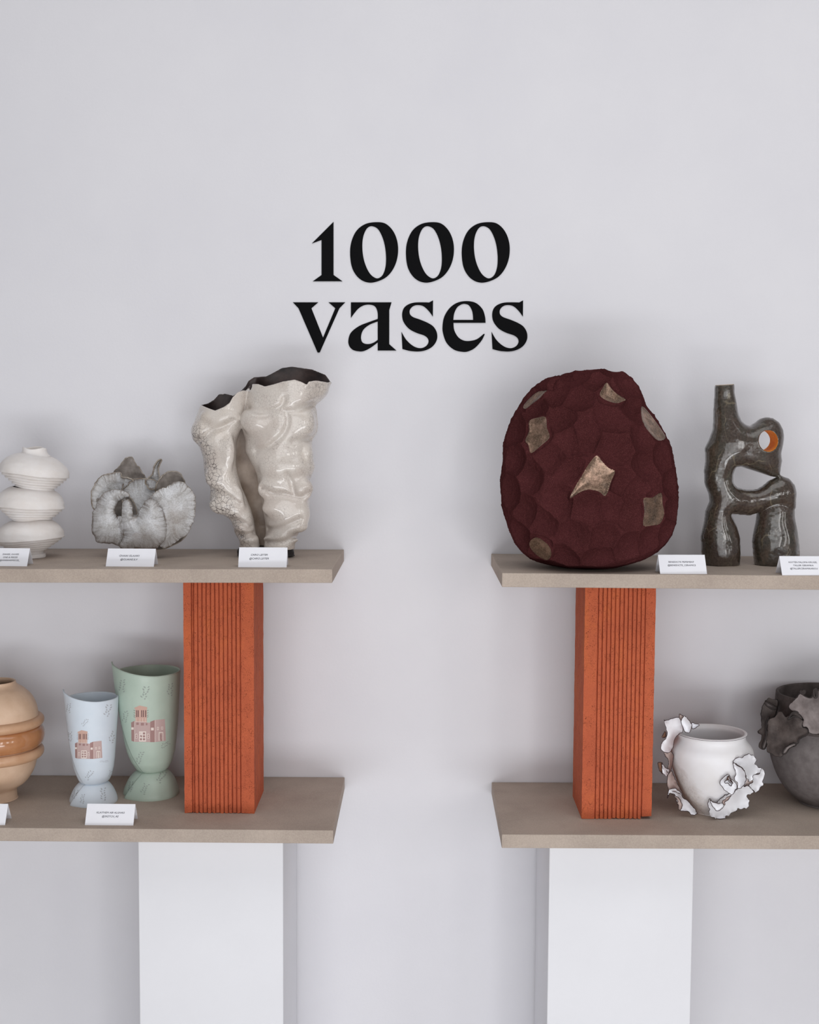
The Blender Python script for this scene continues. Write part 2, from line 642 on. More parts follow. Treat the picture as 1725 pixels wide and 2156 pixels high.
M['drape_edge'] = mk_plain('drape_edge_stoneware', srgb(40, 34, 33), srgb(60, 52, 50), 34, 0.7)
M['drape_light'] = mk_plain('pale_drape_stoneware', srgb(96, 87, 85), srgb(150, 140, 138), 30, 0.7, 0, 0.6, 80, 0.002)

# ------------------------------------------------------------------ structure
def quad_struct(name, pts, mat):
    return tag(mesh_obj(name, [Vector(p) for p in pts], [(0, 1, 2, 3)], mat, smooth=False), kind='structure')


quad_struct('wall_back', [(-4, 0, 0), (4, 0, 0), (4, 0, 3.4), (-4, 0, 3.4)], M['wall'])
quad_struct('floor', [(-4, -6, 0), (4, -6, 0), (4, 0, 0), (-4, 0, 0)], M['floor'])

# ------------------------------------------------------------------ shelf boards
YF = -0.330
def board(label, fl, fr, bl, br, th, group='putty coloured shelf boards'):
    """fl.. pixel corners of the top face (front left, front right, back left, back right)"""
    A, B = P(*fl, YF), P(*fr, YF)
    C, E = P(*bl, -0.002), P(*br, -0.002)
    dz = Vector((0, 0, -th))
    v = [A, B, E, C, A + dz, B + dz, E + dz, C + dz]
    f = [(0, 1, 2, 3), (7, 6, 5, 4), (0, 4, 5, 1), (1, 5, 6, 2), (2, 6, 7, 3), (3, 7, 4, 0)]
    o = mesh_obj('shelf_board', v, f, M['board'], smooth=False)
    bevel(o, 0.0012, 2)
    tag(o, label, 'shelf', group)
    n = (B - A).cross(C - A)
    o_plane = (A, B, C)
    return o_plane, th


UL, thUL = board('upper left putty-coloured shelf board under the white crackled vase', (-260, 1197.5), (700, 1198.5), (-200, 1154), (724.5, 1157), 0.0245)
UR, thUR = board('upper right putty-coloured shelf board under the large maroon egg vase', (1057.5, 1206.5), (1990, 1214.5), (1034.5, 1165.8), (1850, 1173.5), 0.0250)
LL, thLL = board('lower left putty-coloured shelf board under the two footed cups', (-260, 1741), (702, 1748.5), (-200, 1630.5), (726, 1636.5), 0.0245)
LR, thLR = board('lower right putty-coloured shelf board under the ruffled white pot', (1057, 1757), (1990, 1761), (1035.5, 1646.8), (1850, 1650.5), 0.0250)


def zat(pl, x, y):
    A, B, C = pl
    n = (B - A).cross(C - A)
    return A.z - (n.x * (x - A.x) + n.y * (y - A.y)) / n.z


def stand(px, py, pl):
    h = plane_hit(px, py, *pl)
    return h


# ------------------------------------------------------------------ pedestals
def pedestal(label, xl, xr, ypx, top_pl, th):
    y0, y1 = -0.259, -0.006
    a, b = P(xl, ypx, y0), P(xr, ypx, y0)
    v = []
    for y in (y0, y1):
        for x in (a.x, b.x):
            v.append((x, y, 0.0))
            v.append((x, y, zat(top_pl, x, y) - th - 0.0004))
    f = [(0, 2, 3, 1), (4, 5, 7, 6), (0, 1, 5, 4), (2, 6, 7, 3), (1, 3, 7, 5), (0, 4, 6, 2)]
    o = mesh_obj('pedestal', [Vector(p) for p in v], f, M['pedestal'], smooth=False)
    bevel(o, 0.0015, 2)
    tag(o, label, 'pedestal', 'white pedestals')


pedestal('white pedestal carrying the lower left shelf board', 292.5, 596.5, 1950, LL, thLL)
pedestal('white pedestal carrying the lower right shelf board', 1155, 1458, 1950, LR, thLR)


# ------------------------------------------------------------------ terracotta blocks
def clay_block(label, pxl, pxr, pyb, low, up, th, fr, seed):
    r = random.Random(seed)
    y0, y1 = -0.2395, -0.0975
    # front face from its measured edges
    xa, xb = P(pxl, pyb, y0).x, P(pxr, pyb, y0).x
    w = xb - xa
    prof = []            # (x, y, front?)
    g, gd = 0.0013, 0.0040
    prof.append((xa, y0))
    for f in fr:
        c = xa + w * f
        prof += [(c - g, y0), (c - g * 0.35, y0 + gd), (c + g * 0.35, y0 + gd), (c + g, y0)]
    prof.append((xb, y0))
    dep = y1 - y0
    for f in (0.22, 0.33, 0.44, 0.55, 0.66, 0.77):
        c = y0 + dep * f
        prof += [(xb, c - 0.0008), (xb - 0.0012, c), (xb, c + 0.0008)]
    prof += [(xb, y1), (xa, y1)]
    for f in (0.77, 0.66, 0.55, 0.44, 0.33, 0.22):
        c = y0 + dep * f
        prof += [(xa, c + 0.0008), (xa + 0.0012, c), (xa, c - 0.0008)]
    N = len(prof)
    nf = 2 + 4 * len(fr)
    NZ = 40
    V = []
    for k in range(NZ + 1):
        for i, (x, y) in enumerate(prof):
            zb, zt = zat(low, x, y) + 0.0003, zat(up, x, y) - th - 0.0005
            t = k / NZ
            z = zb + (zt - zb) * t
            j = 0.00028 if 0 < k < NZ else 0
            dx, dy = r.uniform(-j, j), r.uniform(-j, j)
            if k == 0 and i < nf and r.random() < 0.55:
                z += r.uniform(0.0, 0.0022)
            V.append((x + dx, y + dy, z))
    if seed == 2:      # chipped front right foot of the right block
        for i in range(nf - 4, nf):
            x, y, z = V[i]
            V[i] = (x, y, z + 0.0045)
    Fc = []
    for k in range(NZ):
        for i in range(N):
            j = (i + 1) % N
            Fc.append((k * N + i, k * N + j, (k + 1) * N + j, (k + 1) * N + i))
    Fc.append(tuple(range(N - 1, -1, -1)))
    Fc.append(tuple(NZ * N + i for i in range(N)))
    o = mesh_obj('clay_block', np.array(V), Fc, M['clay'], smooth=False)
    tag(o, label, 'block', 'ribbed terracotta blocks between the boards')


frl = [.118, .146, .205, .266, .325, .387, .447, .507, .568, .628, .687, .748, .808]
clay_block('ribbed terracotta block between the two left shelf boards', 388.5, 535.5, 1650, LL, UL, thUL, frl, 1)
clay_block('ribbed terracotta block between the two right shelf boards', 1226, 1373.5, 1650, LR, UR, thUR, [1 - f for f in frl[::-1]][:-1], 2)


# ------------------------------------------------------------------ wall lettering
def flat_glyph(name, loops, mat, parent, depth, to_world):
    cu = bpy.data.curves.new(name, 'CURVE')
    cu.dimensions = '2D'
    cu.fill_mode = 'BOTH'
    cu.extrude = depth
    for lp in loops:
        sp = cu.splines.new('POLY')
        sp.points.add(len(lp) - 1)
        for p, q in zip(sp.points, lp):
            p.co = (q[0], q[1], 0, 1)
        sp.use_cyclic_u = True
    tmp = bpy.data.objects.new('tmp', cu)
    COL.objects.link(tmp)
    dg = bpy.context.evaluated_depsgraph_get()
    me = bpy.data.meshes.new_from_object(tmp.evaluated_get(dg))
    bpy.data.objects.remove(tmp)
    V = [to_world(v.co) for v in me.vertices]
    Fc = [tuple(p.vertices) for p in me.polygons]
    bpy.data.meshes.remove(me)
    return mesh_obj(name, V, Fc, mat, parent, smooth=False)


G1 = [[(353, 86, 1), (353, 436, 1), (412, 478, 1), (217, 478, 1), (274, 437, 1), (274, 205, 1), (211, 228, 1)]]
G0o = [(640, 88), (700, 100), (750, 152), (777, 230), (775, 320), (745, 400), (690, 458), (602, 487), (530, 465), (480, 400), (463, 310), (470, 222), (505, 145), (565, 100)]
G0i = [(605, 114), (573, 130), (550, 180), (543, 245), (550, 320), (570, 385), (600, 435), (640, 459), (675, 440), (695, 390), (700, 325), (693, 250), (675, 185), (645, 132)]
Gv = [[(85, 617, 1), (252, 617, 1), (207, 656, 1), (284, 850, 1), (365, 656, 1), (320, 617, 1), (430, 617, 1), (392, 656, 1), (262, 948, 1), (248, 948, 1), (122, 656, 1)]]
Ga = [[(468, 617, 1), (736, 617, 1), (721, 668, 1), (721, 893, 1), (768, 935, 1), (645, 935, 1), (645, 882, 1), (600, 915), (560, 936), (525, 941), (480, 930), (455, 900), (452, 860), (470, 815), (520, 775), (580, 750), (645, 727, 1), (645, 690), (635, 655), (615, 637), (580, 632), (545, 640), (510, 665), (468, 719, 1)],
      [(645, 743, 1), (590, 765), (550, 798), (535, 840), (540, 875), (560, 890), (590, 892), (620, 882), (645, 865, 1)]]
Gs = [[(1010, 604, 1), (1009, 711, 1), (980, 672), (945, 642), (905, 635), (875, 645), (857, 668), (858, 695), (880, 715), (930, 733), (980, 755), (1015, 780), (1036, 820), (1035, 865), (1010, 905), (970, 930), (920, 941), (860, 938), (808, 925, 1), (802, 812, 1), (830, 860), (865, 895), (900, 915), (935, 919), (965, 905), (980, 880), (975, 855), (950, 835), (900, 818), (850, 790), (815, 745), (806, 700), (815, 660), (840, 635), (880, 620), (930, 617), (985, 618, 1)]]
Ge = [[(1357, 752, 1), (1145, 752, 1), (1150, 800), (1175, 845), (1210, 868), (1250, 872), (1300, 860), (1345, 825, 1), (1352, 827, 1), (1330, 870), (1290, 915), (1250, 938), (1210, 944), (1150, 930), (1100, 885), (1076, 820), (1073, 770), (1085, 710), (1120, 655), (1170, 620), (1230, 609), (1290, 620), (1335, 660), (1353, 710)],
      [(1275, 733, 1), (1144, 733, 1), (1150, 690), (1170, 650), (1200, 630), (1225, 628), (1250, 640), (1270, 680)]]
sh = lambda L, dx: [[(p[0] + dx, p[1], *p[2:]) for p in l] for l in L]
K6 = 550 / 1725
sign_o = empty('wall_lettering', P(864, 605, 0), 'large black serif lettering reading "1000 vases" on the white wall', 'sign')
for gl in (G1, [G0o, G0i], sh([G0o, G0i], 368.5), sh([G0o, G0i], 737), Gv, Ga, Gs, Ge, sh(Gs, 594.5)):
    loops = [outline(l, 7) for l in gl]
    def tw(c):
        p = P(590 + c.x * K6, 440 + c.y * K6, 0)
        return Vector((p.x, -0.0011 + c.z, p.z))
    flat_glyph('letter', loops, M['black'], sign_o, 0.0008, tw)


# ------------------------------------------------------------------ folded name cards
def text_mesh(name, body, size, mat, parent, to_world, shear=0.25, align='CENTER', spacing=1.02):
    cu = bpy.data.curves.new(name, 'FONT')
    cu.body = body
    cu.size = size
    cu.align_x = align
    cu.space_character = spacing
    cu.space_line = 1.45
    cu.shear = shear
    cu.extrude = 0.00008
    cu.resolution_u = 2
    cu.offset = 0.0
    tmp = bpy.data.objects.new('tmp', cu)
    COL.objects.link(tmp)
    dg = bpy.context.evaluated_depsgraph_get()
    me = bpy.data.meshes.new_from_object(tmp.evaluated_get(dg))
    bpy.data.objects.remove(tmp)
    V = [to_world(v.co) for v in me.vertices]
    Fc = [tuple(p.vertices) for p in me.polygons]
    bpy.data.meshes.remove(me)
    return mesh_obj(name, V, Fc, mat, parent, smooth=False)


def card(label, bl, br, topy, pl, lines, back=0.038, rz=0.0, tx=0.5, ty=0.36, size=0.0050, shear=0.25):
    A = plane_hit(*bl, *pl)
    B = plane_hit(*br, *pl)
    Y = (A.y + B.y) / 2
    A.y = B.y = Y
    mid = (A + B) / 2
    zb = zat(pl, mid.x, Y)
    w = (B - A).length
    top = P((bl[0] + br[0]) / 2, topy, Y + back / 2)
    h = top.z - zb
    t = empty('name_card', Vector((mid.x, Y + back / 2, zb)), label, 'card', 'folded white name cards')
    o0 = np.array((mid.x, Y + back / 2, zb))
    c, s = math.cos(rz), math.sin(rz)

    def W(x, y, z):
        return Vector((o0[0] + x * c - y * s, o0[1] + x * s + y * c, o0[2] + z))
    hw, hb, tk = w / 2, back / 2, 0.0005
    for nm, sg in (('front_leaf', -1), ('back_leaf', 1)):
        v = []
        for x in (-hw, hw):
            v += [W(x, sg * hb, 0), W(x, 0, h), W(x, 0, h - tk * 3), W(x, sg * (hb - tk * 1.2), 0)]
        f = [(0, 1, 5, 4), (1, 2, 6, 5), (2, 3, 7, 6), (3, 0, 4, 7), (0, 3, 2, 1), (4, 5, 6, 7)]
        oo = mesh_obj(nm, v, f, M['card'], t, smooth=False)
        recalc(oo)
    L = math.hypot(h, hb)
    ux, uz = hb / L, h / L
    nrm = (-uz, ux)      # outward (y, z) of front leaf

    def tw(cc):
        # text plane: x along card, y up the leaf
        d = L * (1 - ty) + cc.y
        y = -hb + ux * d + nrm[0] * (0.0002 + cc.z)
        z = uz * d + nrm[1] * (0.0002 + cc.z)
        return W((tx - 0.5) * w + cc.x, y, z)
    if lines: text_mesh('handwriting', lines, size, M['ink'], t, tw, shear)


card('white name card with three lines of writing under the stacked white vase', (-45, 1192), (57, 1192), 1154, UL, 'DANIEL DAVIES\nONE & PIECES\n@ONEANDPIECES_', tx=0.62, ty=0.38, size=0.0042)
card('white name card in front of the grey petal vase', (222.5, 1193), (324, 1193), 1155, UL, 'GHAIAI ISLAIAKI\n@GUAIAE.ILV', tx=0.46, ty=0.45)
card('white name card in front of the white crackled vase', (501, 1194.5), (603, 1194.5), 1152.5, UL, 'CARO LEITER\n@CARO.LEITER', tx=0.42, ty=0.42, rz=0.03)
card('white name card to the right of the maroon egg vase', (1389.5, 1208.5), (1488, 1208.5), 1168, UR, 'BENEDICTE PEIFEMENT\n@BENEDICTE_CERAMICS', tx=0.48, ty=0.42, rz=0.05, size=0.0044, shear=0.0)
card('white name card at the right foot of the brown looped vase', (1647, 1211.5), (1748, 1211.5), 1171, UR, 'KAYTEN PALOMA KRUGEL\nTALLER CERAMIKA\n@TALLERCERAMIKARIOU', tx=0.47, ty=0.36, rz=0.04, size=0.0042, shear=0.0)
card('white name card in front of the pale blue cup', (179, 1737), (280.5, 1738.5), 1692.5, LL, 'KLAITHEM ABI ALGHAIS\n@SKETCH_AE', tx=0.5, ty=0.45, size=0.0047)
card('white name card cut by the left edge below the tan ringed vase', (-91, 1737), (11, 1737), 1692, LL, '')

# ================================================================== VASES
def lathe(fr, cx, prof, mat, parent, name, n=96, k=8, deform=None, ring_tilt=None, b=1.0, smooth=True):
    """prof: (radius px, py) pairs revolved about the thing's axis at px = cx"""
    p = crom(prof, k)
    V = []
    th = np.linspace(0, 2 * math.pi, n, endpoint=False)
    for r, y in p:
        r = max(r, 0.01)
        x = cx + r * np.cos(th)
        yd = r * np.sin(th) * b
        py = np.full(n, y)
        if deform is not None:
            x, py, yd = deform(x, py, yd, th, y)
        V.append(fr(x, py, yd))
    V = np.array(V)
    nu, nv = V.shape[0], n
    return mesh_obj(name, V.reshape(-1, 3), grid_faces(nu, nv, False, True), mat, parent, smooth)


def petal(fr, name, bd, cen, parent, mats, yb, yc, thick=3.0, ns=7, ripple=0.0, seed=0, edge_jit=0.0,
          off=(0, 0), k=1.0, rim=None, crumple=0.0, cf=0.11, edge=0.8, wave=11.0, cup=0.0, **_):
    """thin clay leaf: outline bd in crop coordinates with its own edge depths, dished to depth yc at cen,
    fluted along its torn edge"""
    pts = []
    for i, q in enumerate(bd):
        d = yb[i % len(yb)] if isinstance(yb, (list, tuple)) else yb
        pts.append((off[0] + q[0] * k, off[1] + q[1] * k, d))
    B = crom(pts, 14, True)
    seg = np.hypot(*(np.roll(B[:, :2], -1, 0) - B[:, :2]).T)
    cum = np.concatenate([[0], np.cumsum(seg)])
    L = cum[-1]
    N = int(max(24, min(170, L / 2.2)))
    u = np.linspace(0, L, N, endpoint=False)
    Bc = np.vstack([B, B[:1]])
    B = np.stack([np.interp(u, cum, Bc[:, c]) for c in range(3)], 1)
    r = np.random.RandomState(seed + 3)
    T = np.roll(B[:, :2], -1, 0) - np.roll(B[:, :2], 1, 0)
    T /= np.linalg.norm(T, axis=1)[:, None] + 1e-9
    nr = np.stack([T[:, 1], -T[:, 0]], 1)
    if ((np.roll(B[:, 0], -1) - B[:, 0]) * (np.roll(B[:, 1], -1) + B[:, 1])).sum() > 0: nr = -nr
    jit = np.convolve(np.tile(r.normal(size=N), 3), [0.25, 0.5, 0.25], 'same')[N:2 * N] * edge_jit
    B[:, :2] += nr * jit[:, None]
    poly = B[:, :2].copy()
    span = max(np.ptp(B[:, 0]), np.ptp(B[:, 1]))
    h = max(1.6, span / 26.0)
    gx, gy = np.meshgrid(np.arange(B[:, 0].min(), B[:, 0].max(), h), np.arange(B[:, 1].min(), B[:, 1].max(), h * 0.87), indexing='ij')
    gx = gx + (np.arange(gx.shape[1]) % 2) * h / 2
    G = np.stack([gx.ravel(), gy.ravel()], 1)

    def din_of(Q):
        dd = np.hypot(Q[:, 0, None] - poly[None, :, 0], Q[:, 1, None] - poly[None, :, 1])
        return dist_poly(Q[:, 0], Q[:, 1], poly), dd
    di, _dd = din_of(G)
    G = G[inside_poly(G[:, 0], G[:, 1], poly) & (di > edge + h * 0.35)]
    R1 = poly - nr * edge
    dr, _dd = din_of(R1)
    R1 = R1[inside_poly(R1[:, 0], R1[:, 1], poly) & (dr > edge * 0.8)]
    allp = np.vstack([poly, R1, G])
    from mathutils.geometry import delaunay_2d_cdt
    res = delaunay_2d_cdt([Vector((a, b)) for a, b in allp], [], [list(range(N))], 1, 1e-5)
    Q = np.array([(v.x, v.y) for v in res[0]])
    faces = [tuple(f) for f in res[2]]
    di, dd = din_of(Q)
    w = 1.0 / (dd ** 2 + 0.3)
    base = (w * B[None, :, 2]).sum(1) / w.sum(1)
    c = np.array([[off[0] + cen[0] * k, off[1] + cen[1] * k]])
    dc, ddc = din_of(c)
    wc = 1.0 / (ddc ** 2 + 0.3)
    bc = float((wc * B[None, :, 2]).sum() / wc.sum())
    dm = max(float(dc[0]), di.max() * 0.6, 1.0)
    dome = (1 - np.exp(-2.2 * di / dm)) / (1 - math.exp(-2.2))
    near = dd.argmin(1)
    ph = u[near] * 2 * math.pi / wave
    flute = np.sin(ph + 1.5 * np.sin(u[near] * 0.05 + seed)) * (0.6 + 0.4 * np.sin(u[near] * 0.11 + seed * 2))
    yd = base + ((yc - bc) * dome if not cup else cup * (dome - 1)) + ripple * flute * np.exp(-di / (0.22 * dm + 2.0))
    if crumple: yd = yd + crumple * Wobble(cf, 14, seed + 50)(Q[:, 0], Q[:, 1], base * 0.3) * np.minimum(1, di / 5.0 + 0.25)
    V = fr.seen(Q[:, 0], Q[:, 1], yd)
    V[:, 2] = np.maximum(V[:, 2], fr.base.z + thick * fr.s * 0.6 + 0.0003)
    mi = np.zeros(len(faces), int)
    if len(mats) > 1:
        for i, f in enumerate(faces):
            if max(di[a] for a in f) < edge * 1.15: mi[i] = 1
    o = mesh_obj(name, V, faces, mats, parent, True, mi)
    at = o.data.attributes.new('edge_co', 'FLOAT_VECTOR', 'POINT')
    co = np.stack([np.cos(u[near] / L * 6.2832) * L / 6.2832, np.sin(u[near] / L * 6.2832) * L / 6.2832, di], 1) * 0.01
    at.data.foreach_set('vector', co.astype(np.float32).ravel())
    solidify(o, thick * fr.s, 0.0, rim)
    return o


# ---------------- stacked white vase
def stacked_vase():
    fr = Frame(stand(66, 1173, UL), 66, 1173)
    t = empty('stacked_vase', fr.base, 'off-white vase of three tilted ribbed discs at the far left of the upper shelf', 'vase')
    wb = Wobble(0.09, 8, 3)
    wf = Wobble(0.5, 8, 4)

    def tier(cx, top, wide, bot, rt, rw, rb, slope, seed, ribs=6):
        prof = [(rt, top)]
        for i in range(1, 7):
            a = i / 6
            prof.append((rt + (rw - rt) * math.sin(a * math.pi / 2) ** 1.15, top + (wide - top) * (1 - math.cos(a * math.pi / 2)) ** 0.85))
        # stepped ribs under the widest line
        for i in range(ribs):
            a = (i + 1) / ribs
            r1 = rw + (rb - rw) * a ** 1.05
            y1 = wide + (bot - wide) * a ** 0.9
            r0 = rw + (rb - rw) * (i / ribs) ** 1.05
            prof.append((r0 + 0.4, y1 - (bot - wide) / ribs * 0.28))
            prof.append((r1 - 0.6, y1 - (bot - wide) / ribs * 0.2))
            prof.append((r1 + 0.3, y1))
        prof = [(max(r, 1), y) for r, y in prof]

        def dfm(x, py, yd, th, y):
            py = py + slope * (x - cx) + 0.10 * slope * 10 * np.sin(th * 2 + seed) * 0.6
            n = wb(x, py * 1.0, yd + seed * 50)
            f = wf(x * 0.35, py * 2.2, yd * 0.35 + seed * 9)
            rr = 1 + 0.012 * n + 0.006 * f
            return cx + (x - cx) * rr, py + 0.5 * n, yd * rr
        o = lathe(fr, cx, prof, M['bisque'], t, 'disc', 120, 3, dfm)
        return o
    tier(73, 957, 993, 1030, 26, 70, 33, 0.13, 1)
    tier(64, 1026, 1062, 1098, 36, 70, 30, 0.06, 2)
    tier(62, 1094, 1130, 1160, 34, 70, 30, -0.05, 3)
    # neck with an uneven lip, hollow
    wn = Wobble(0.2, 6, 9)

    def dn(x, py, yd, th, y):
        g = max(0, min(1, (958 - y) / 14))
        return x, py + g * 1.6 * np.sin(th + 2.3) + g * 1.6 * np.sin(3 * th), yd
    lathe(fr, 73, [(33, 962), (28, 957), (25, 951), (24.5, 945), (22.5, 944), (21.5, 950), (20, 975)], M['bisque'], t, 'neck', 64, 4, dn)
    lathe(fr, 62, [(31, 1158), (28, 1163), (32, 1165), (33, 1167), (33, 1173), (28, 1173.4), (0.1, 1173.4)], M['bisque'], t, 'foot', 64, 3)
    for (cx, y, r) in ((68, 1027, 36), (63, 1096, 33)):
        lathe(fr, cx, [(r - 5, y - 7), (r - 8, y), (r - 5, y + 7)], M['bisque'], t, 'waist', 64, 4)


stacked_vase()


# ---------------- grey petal vase
def petal_vase():
    fr = Frame(stand(290, 1172, UL), 290, 1172)
    t = empty('petal_vase', fr.base, 'matte grey vase shaped like an open cluster of curled petals', 'vase')
    kw = dict(off=(170, 940), k=270 / 1725.0, parent=t, thick=2.2, edge=0.7, crumple=1.6, cf=0.09, wave=9)
    g = [M['petal'], M['petal_edge']]
    gb = [M['petal_brown'], M['petal_edge']]

    def dc(x, py, yd, th, y):
        return x + 2 * np.sin(5 * th), py, yd
    lathe(fr, 290, [(0.1, 1172.5), (30, 1172.5), (34, 1168), (34, 1150), (42, 1125), (46, 1100), (44, 1086), (40, 1086), (42, 1100), (38, 1120), (28, 1148), (0.1, 1150)], M['petal'], t, 'core', 72, 6, dc)
    petal(fr, 'petal', [(440, 345), (520, 260), (590, 170), (655, 135), (700, 160), (750, 240), (820, 330), (880, 440), (900, 560), (860, 700), (760, 820), (620, 760), (500, 600), (450, 450)],
          (690, 520), mats=gb, yb=[44, 48, 50, 52, 50, 48, 46, 44, 44, 42, 40, 40, 40, 42], yc=50, ripple=1.6, seed=1, edge_jit=0.9, rim=1, **kw)
    petal(fr, 'petal', [(870, 470), (960, 370), (985, 270), (1020, 205), (1070, 172), (1092, 185), (1068, 240), (1045, 310), (1060, 400), (1060, 470), (1020, 560), (930, 580)],
          (1000, 400), mats=g, yb=[20, 26, 30, 34, 36, 36, 34, 24, 16, 12, 12, 16], yc=36, ripple=0.5, seed=2, edge_jit=0.5, rim=1, **kw)
    petal(fr, 'petal', [(600, 470), (700, 440), (850, 430), (1010, 460), (1060, 560), (1010, 680), (880, 840), (800, 930), (710, 1030), (640, 950), (560, 760), (560, 560)],
          (800, 680), mats=g, yb=[10, 16, 24, 22, 10, 0, -12, -18, -24, -22, -12, 0], yc=26, ripple=2.0, rk=5, seed=3, rim=1, **kw)
    petal(fr, 'petal', [(430, 660), (540, 640), (680, 700), (760, 900), (700, 1200), (560, 1340), (430, 1200), (400, 900)],
          (570, 950), mats=gb, yb=[-4, -2, 0, -6, -18, -16, -8, -4], yc=8, ripple=0.5, seed=12, rim=1, **kw)
    petal(fr, 'petal', [(450, 352), (500, 345), (540, 347), (560, 410), (620, 412), (705, 455), (660, 500), (600, 560), (500, 640), (380, 720), (270, 800), (190, 858), (150, 760), (140, 640), (175, 540), (240, 430), (330, 378)],
          (420, 540), mats=g, yb=[8, 6, 2, -8, -14, -18, -6, 4, 8, 4, -2, -6, -4, 0, 4, 8, 10], yc=14, ripple=2.1, rk=8, seed=4, edge_jit=0.8, rim=1, **kw)
    petal(fr, 'petal', [(190, 855), (235, 770), (260, 690), (330, 620), (430, 588), (560, 592), (655, 655), (600, 692), (510, 735), (470, 800), (455, 890), (500, 950), (580, 960), (590, 1120), (590, 1330), (400, 1302), (230, 1290), (190, 1200), (152, 1140), (155, 1010), (165, 900)],
          (350, 930), mats=g, yb=[-8, -12, -18, -26, -32, -34, -36, -22, -18, -24, -26, -14, -14, -12, -12, -10, -6, -6, -4, -4, -6], yc=-40, ripple=1.6, rk=9, seed=5, edge_jit=0.8, rim=1, **kw)
    petal(fr, 'petal', [(560, 775), (600, 725), (645, 712), (680, 790), (695, 900), (712, 1002), (760, 930), (820, 830), (870, 740), (960, 700), (1040, 770), (1100, 870), (1140, 980), (1148, 1100), (1130, 1250), (1060, 1320), (990, 1372), (760, 1375), (535, 1362), (582, 1200), (562, 1000)],
          (745, 1130), mats=g, yb=[-36, -42, -48, -44, -40, -36, -38, -44, -50, -52, -48, -42, -38, -36, -34, -30, -28, -24, -24, -34, -36], yc=-58, ripple=2.1, rk=8, seed=6, edge_jit=1.0, rim=1, **kw)
    petal(fr, 'petal', [(920, 712), (1000, 622), (1100, 560), (1215, 525), (1262, 480), (1380, 485), (1450, 540), (1510, 620), (1542, 720), (1545, 850), (1520, 980), (1495, 1070), (1440, 1170), (1350, 1240), (1240, 1310), (1110, 1372), (1070, 1270), (1060, 1100), (1050, 930), (1000, 790)],
          (1240, 860), mats=g, yb=[-36, -32, -24, -18, -12, -10, -8, -6, -6, -8, -10, -12, -14, -18, -22, -26, -30, -32, -34, -36], yc=-30, ripple=2.9, rk=11, seed=7, edge_jit=1.4, rim=1, **kw)
    petal(fr, 'petal', [(1005, 600), (1020, 500), (1080, 410), (1160, 350), (1260, 330), (1340, 362), (1385, 440), (1405, 500), (1380, 620), (1240, 680), (1100, 660)],
          (1200, 490), mats=gb, yb=[-6, -4, 2, 8, 12, 14, 12, 8, 2, 0, -4], yc=18, ripple=2.0, rk=6, seed=8, edge_jit=0.9, rim=1, **kw)
    petal(fr, 'petal', [(985, 1375), (1060, 1320), (1250, 1240), (1400, 1160), (1425, 1190), (1350, 1270), (1240, 1330), (1110, 1378)],
          (1180, 1290), mats=gb, yb=-8, yc=-2, ripple=0.7, seed=9, rim=1, **kw)
    petal(fr, 'petal', [(150, 700), (230, 680), (270, 760), (260, 860), (190, 858), (150, 790)],
          (205, 770), mats=gb, yb=10, yc=4, ripple=0.7, seed=10, rim=1, **kw)


petal_vase()


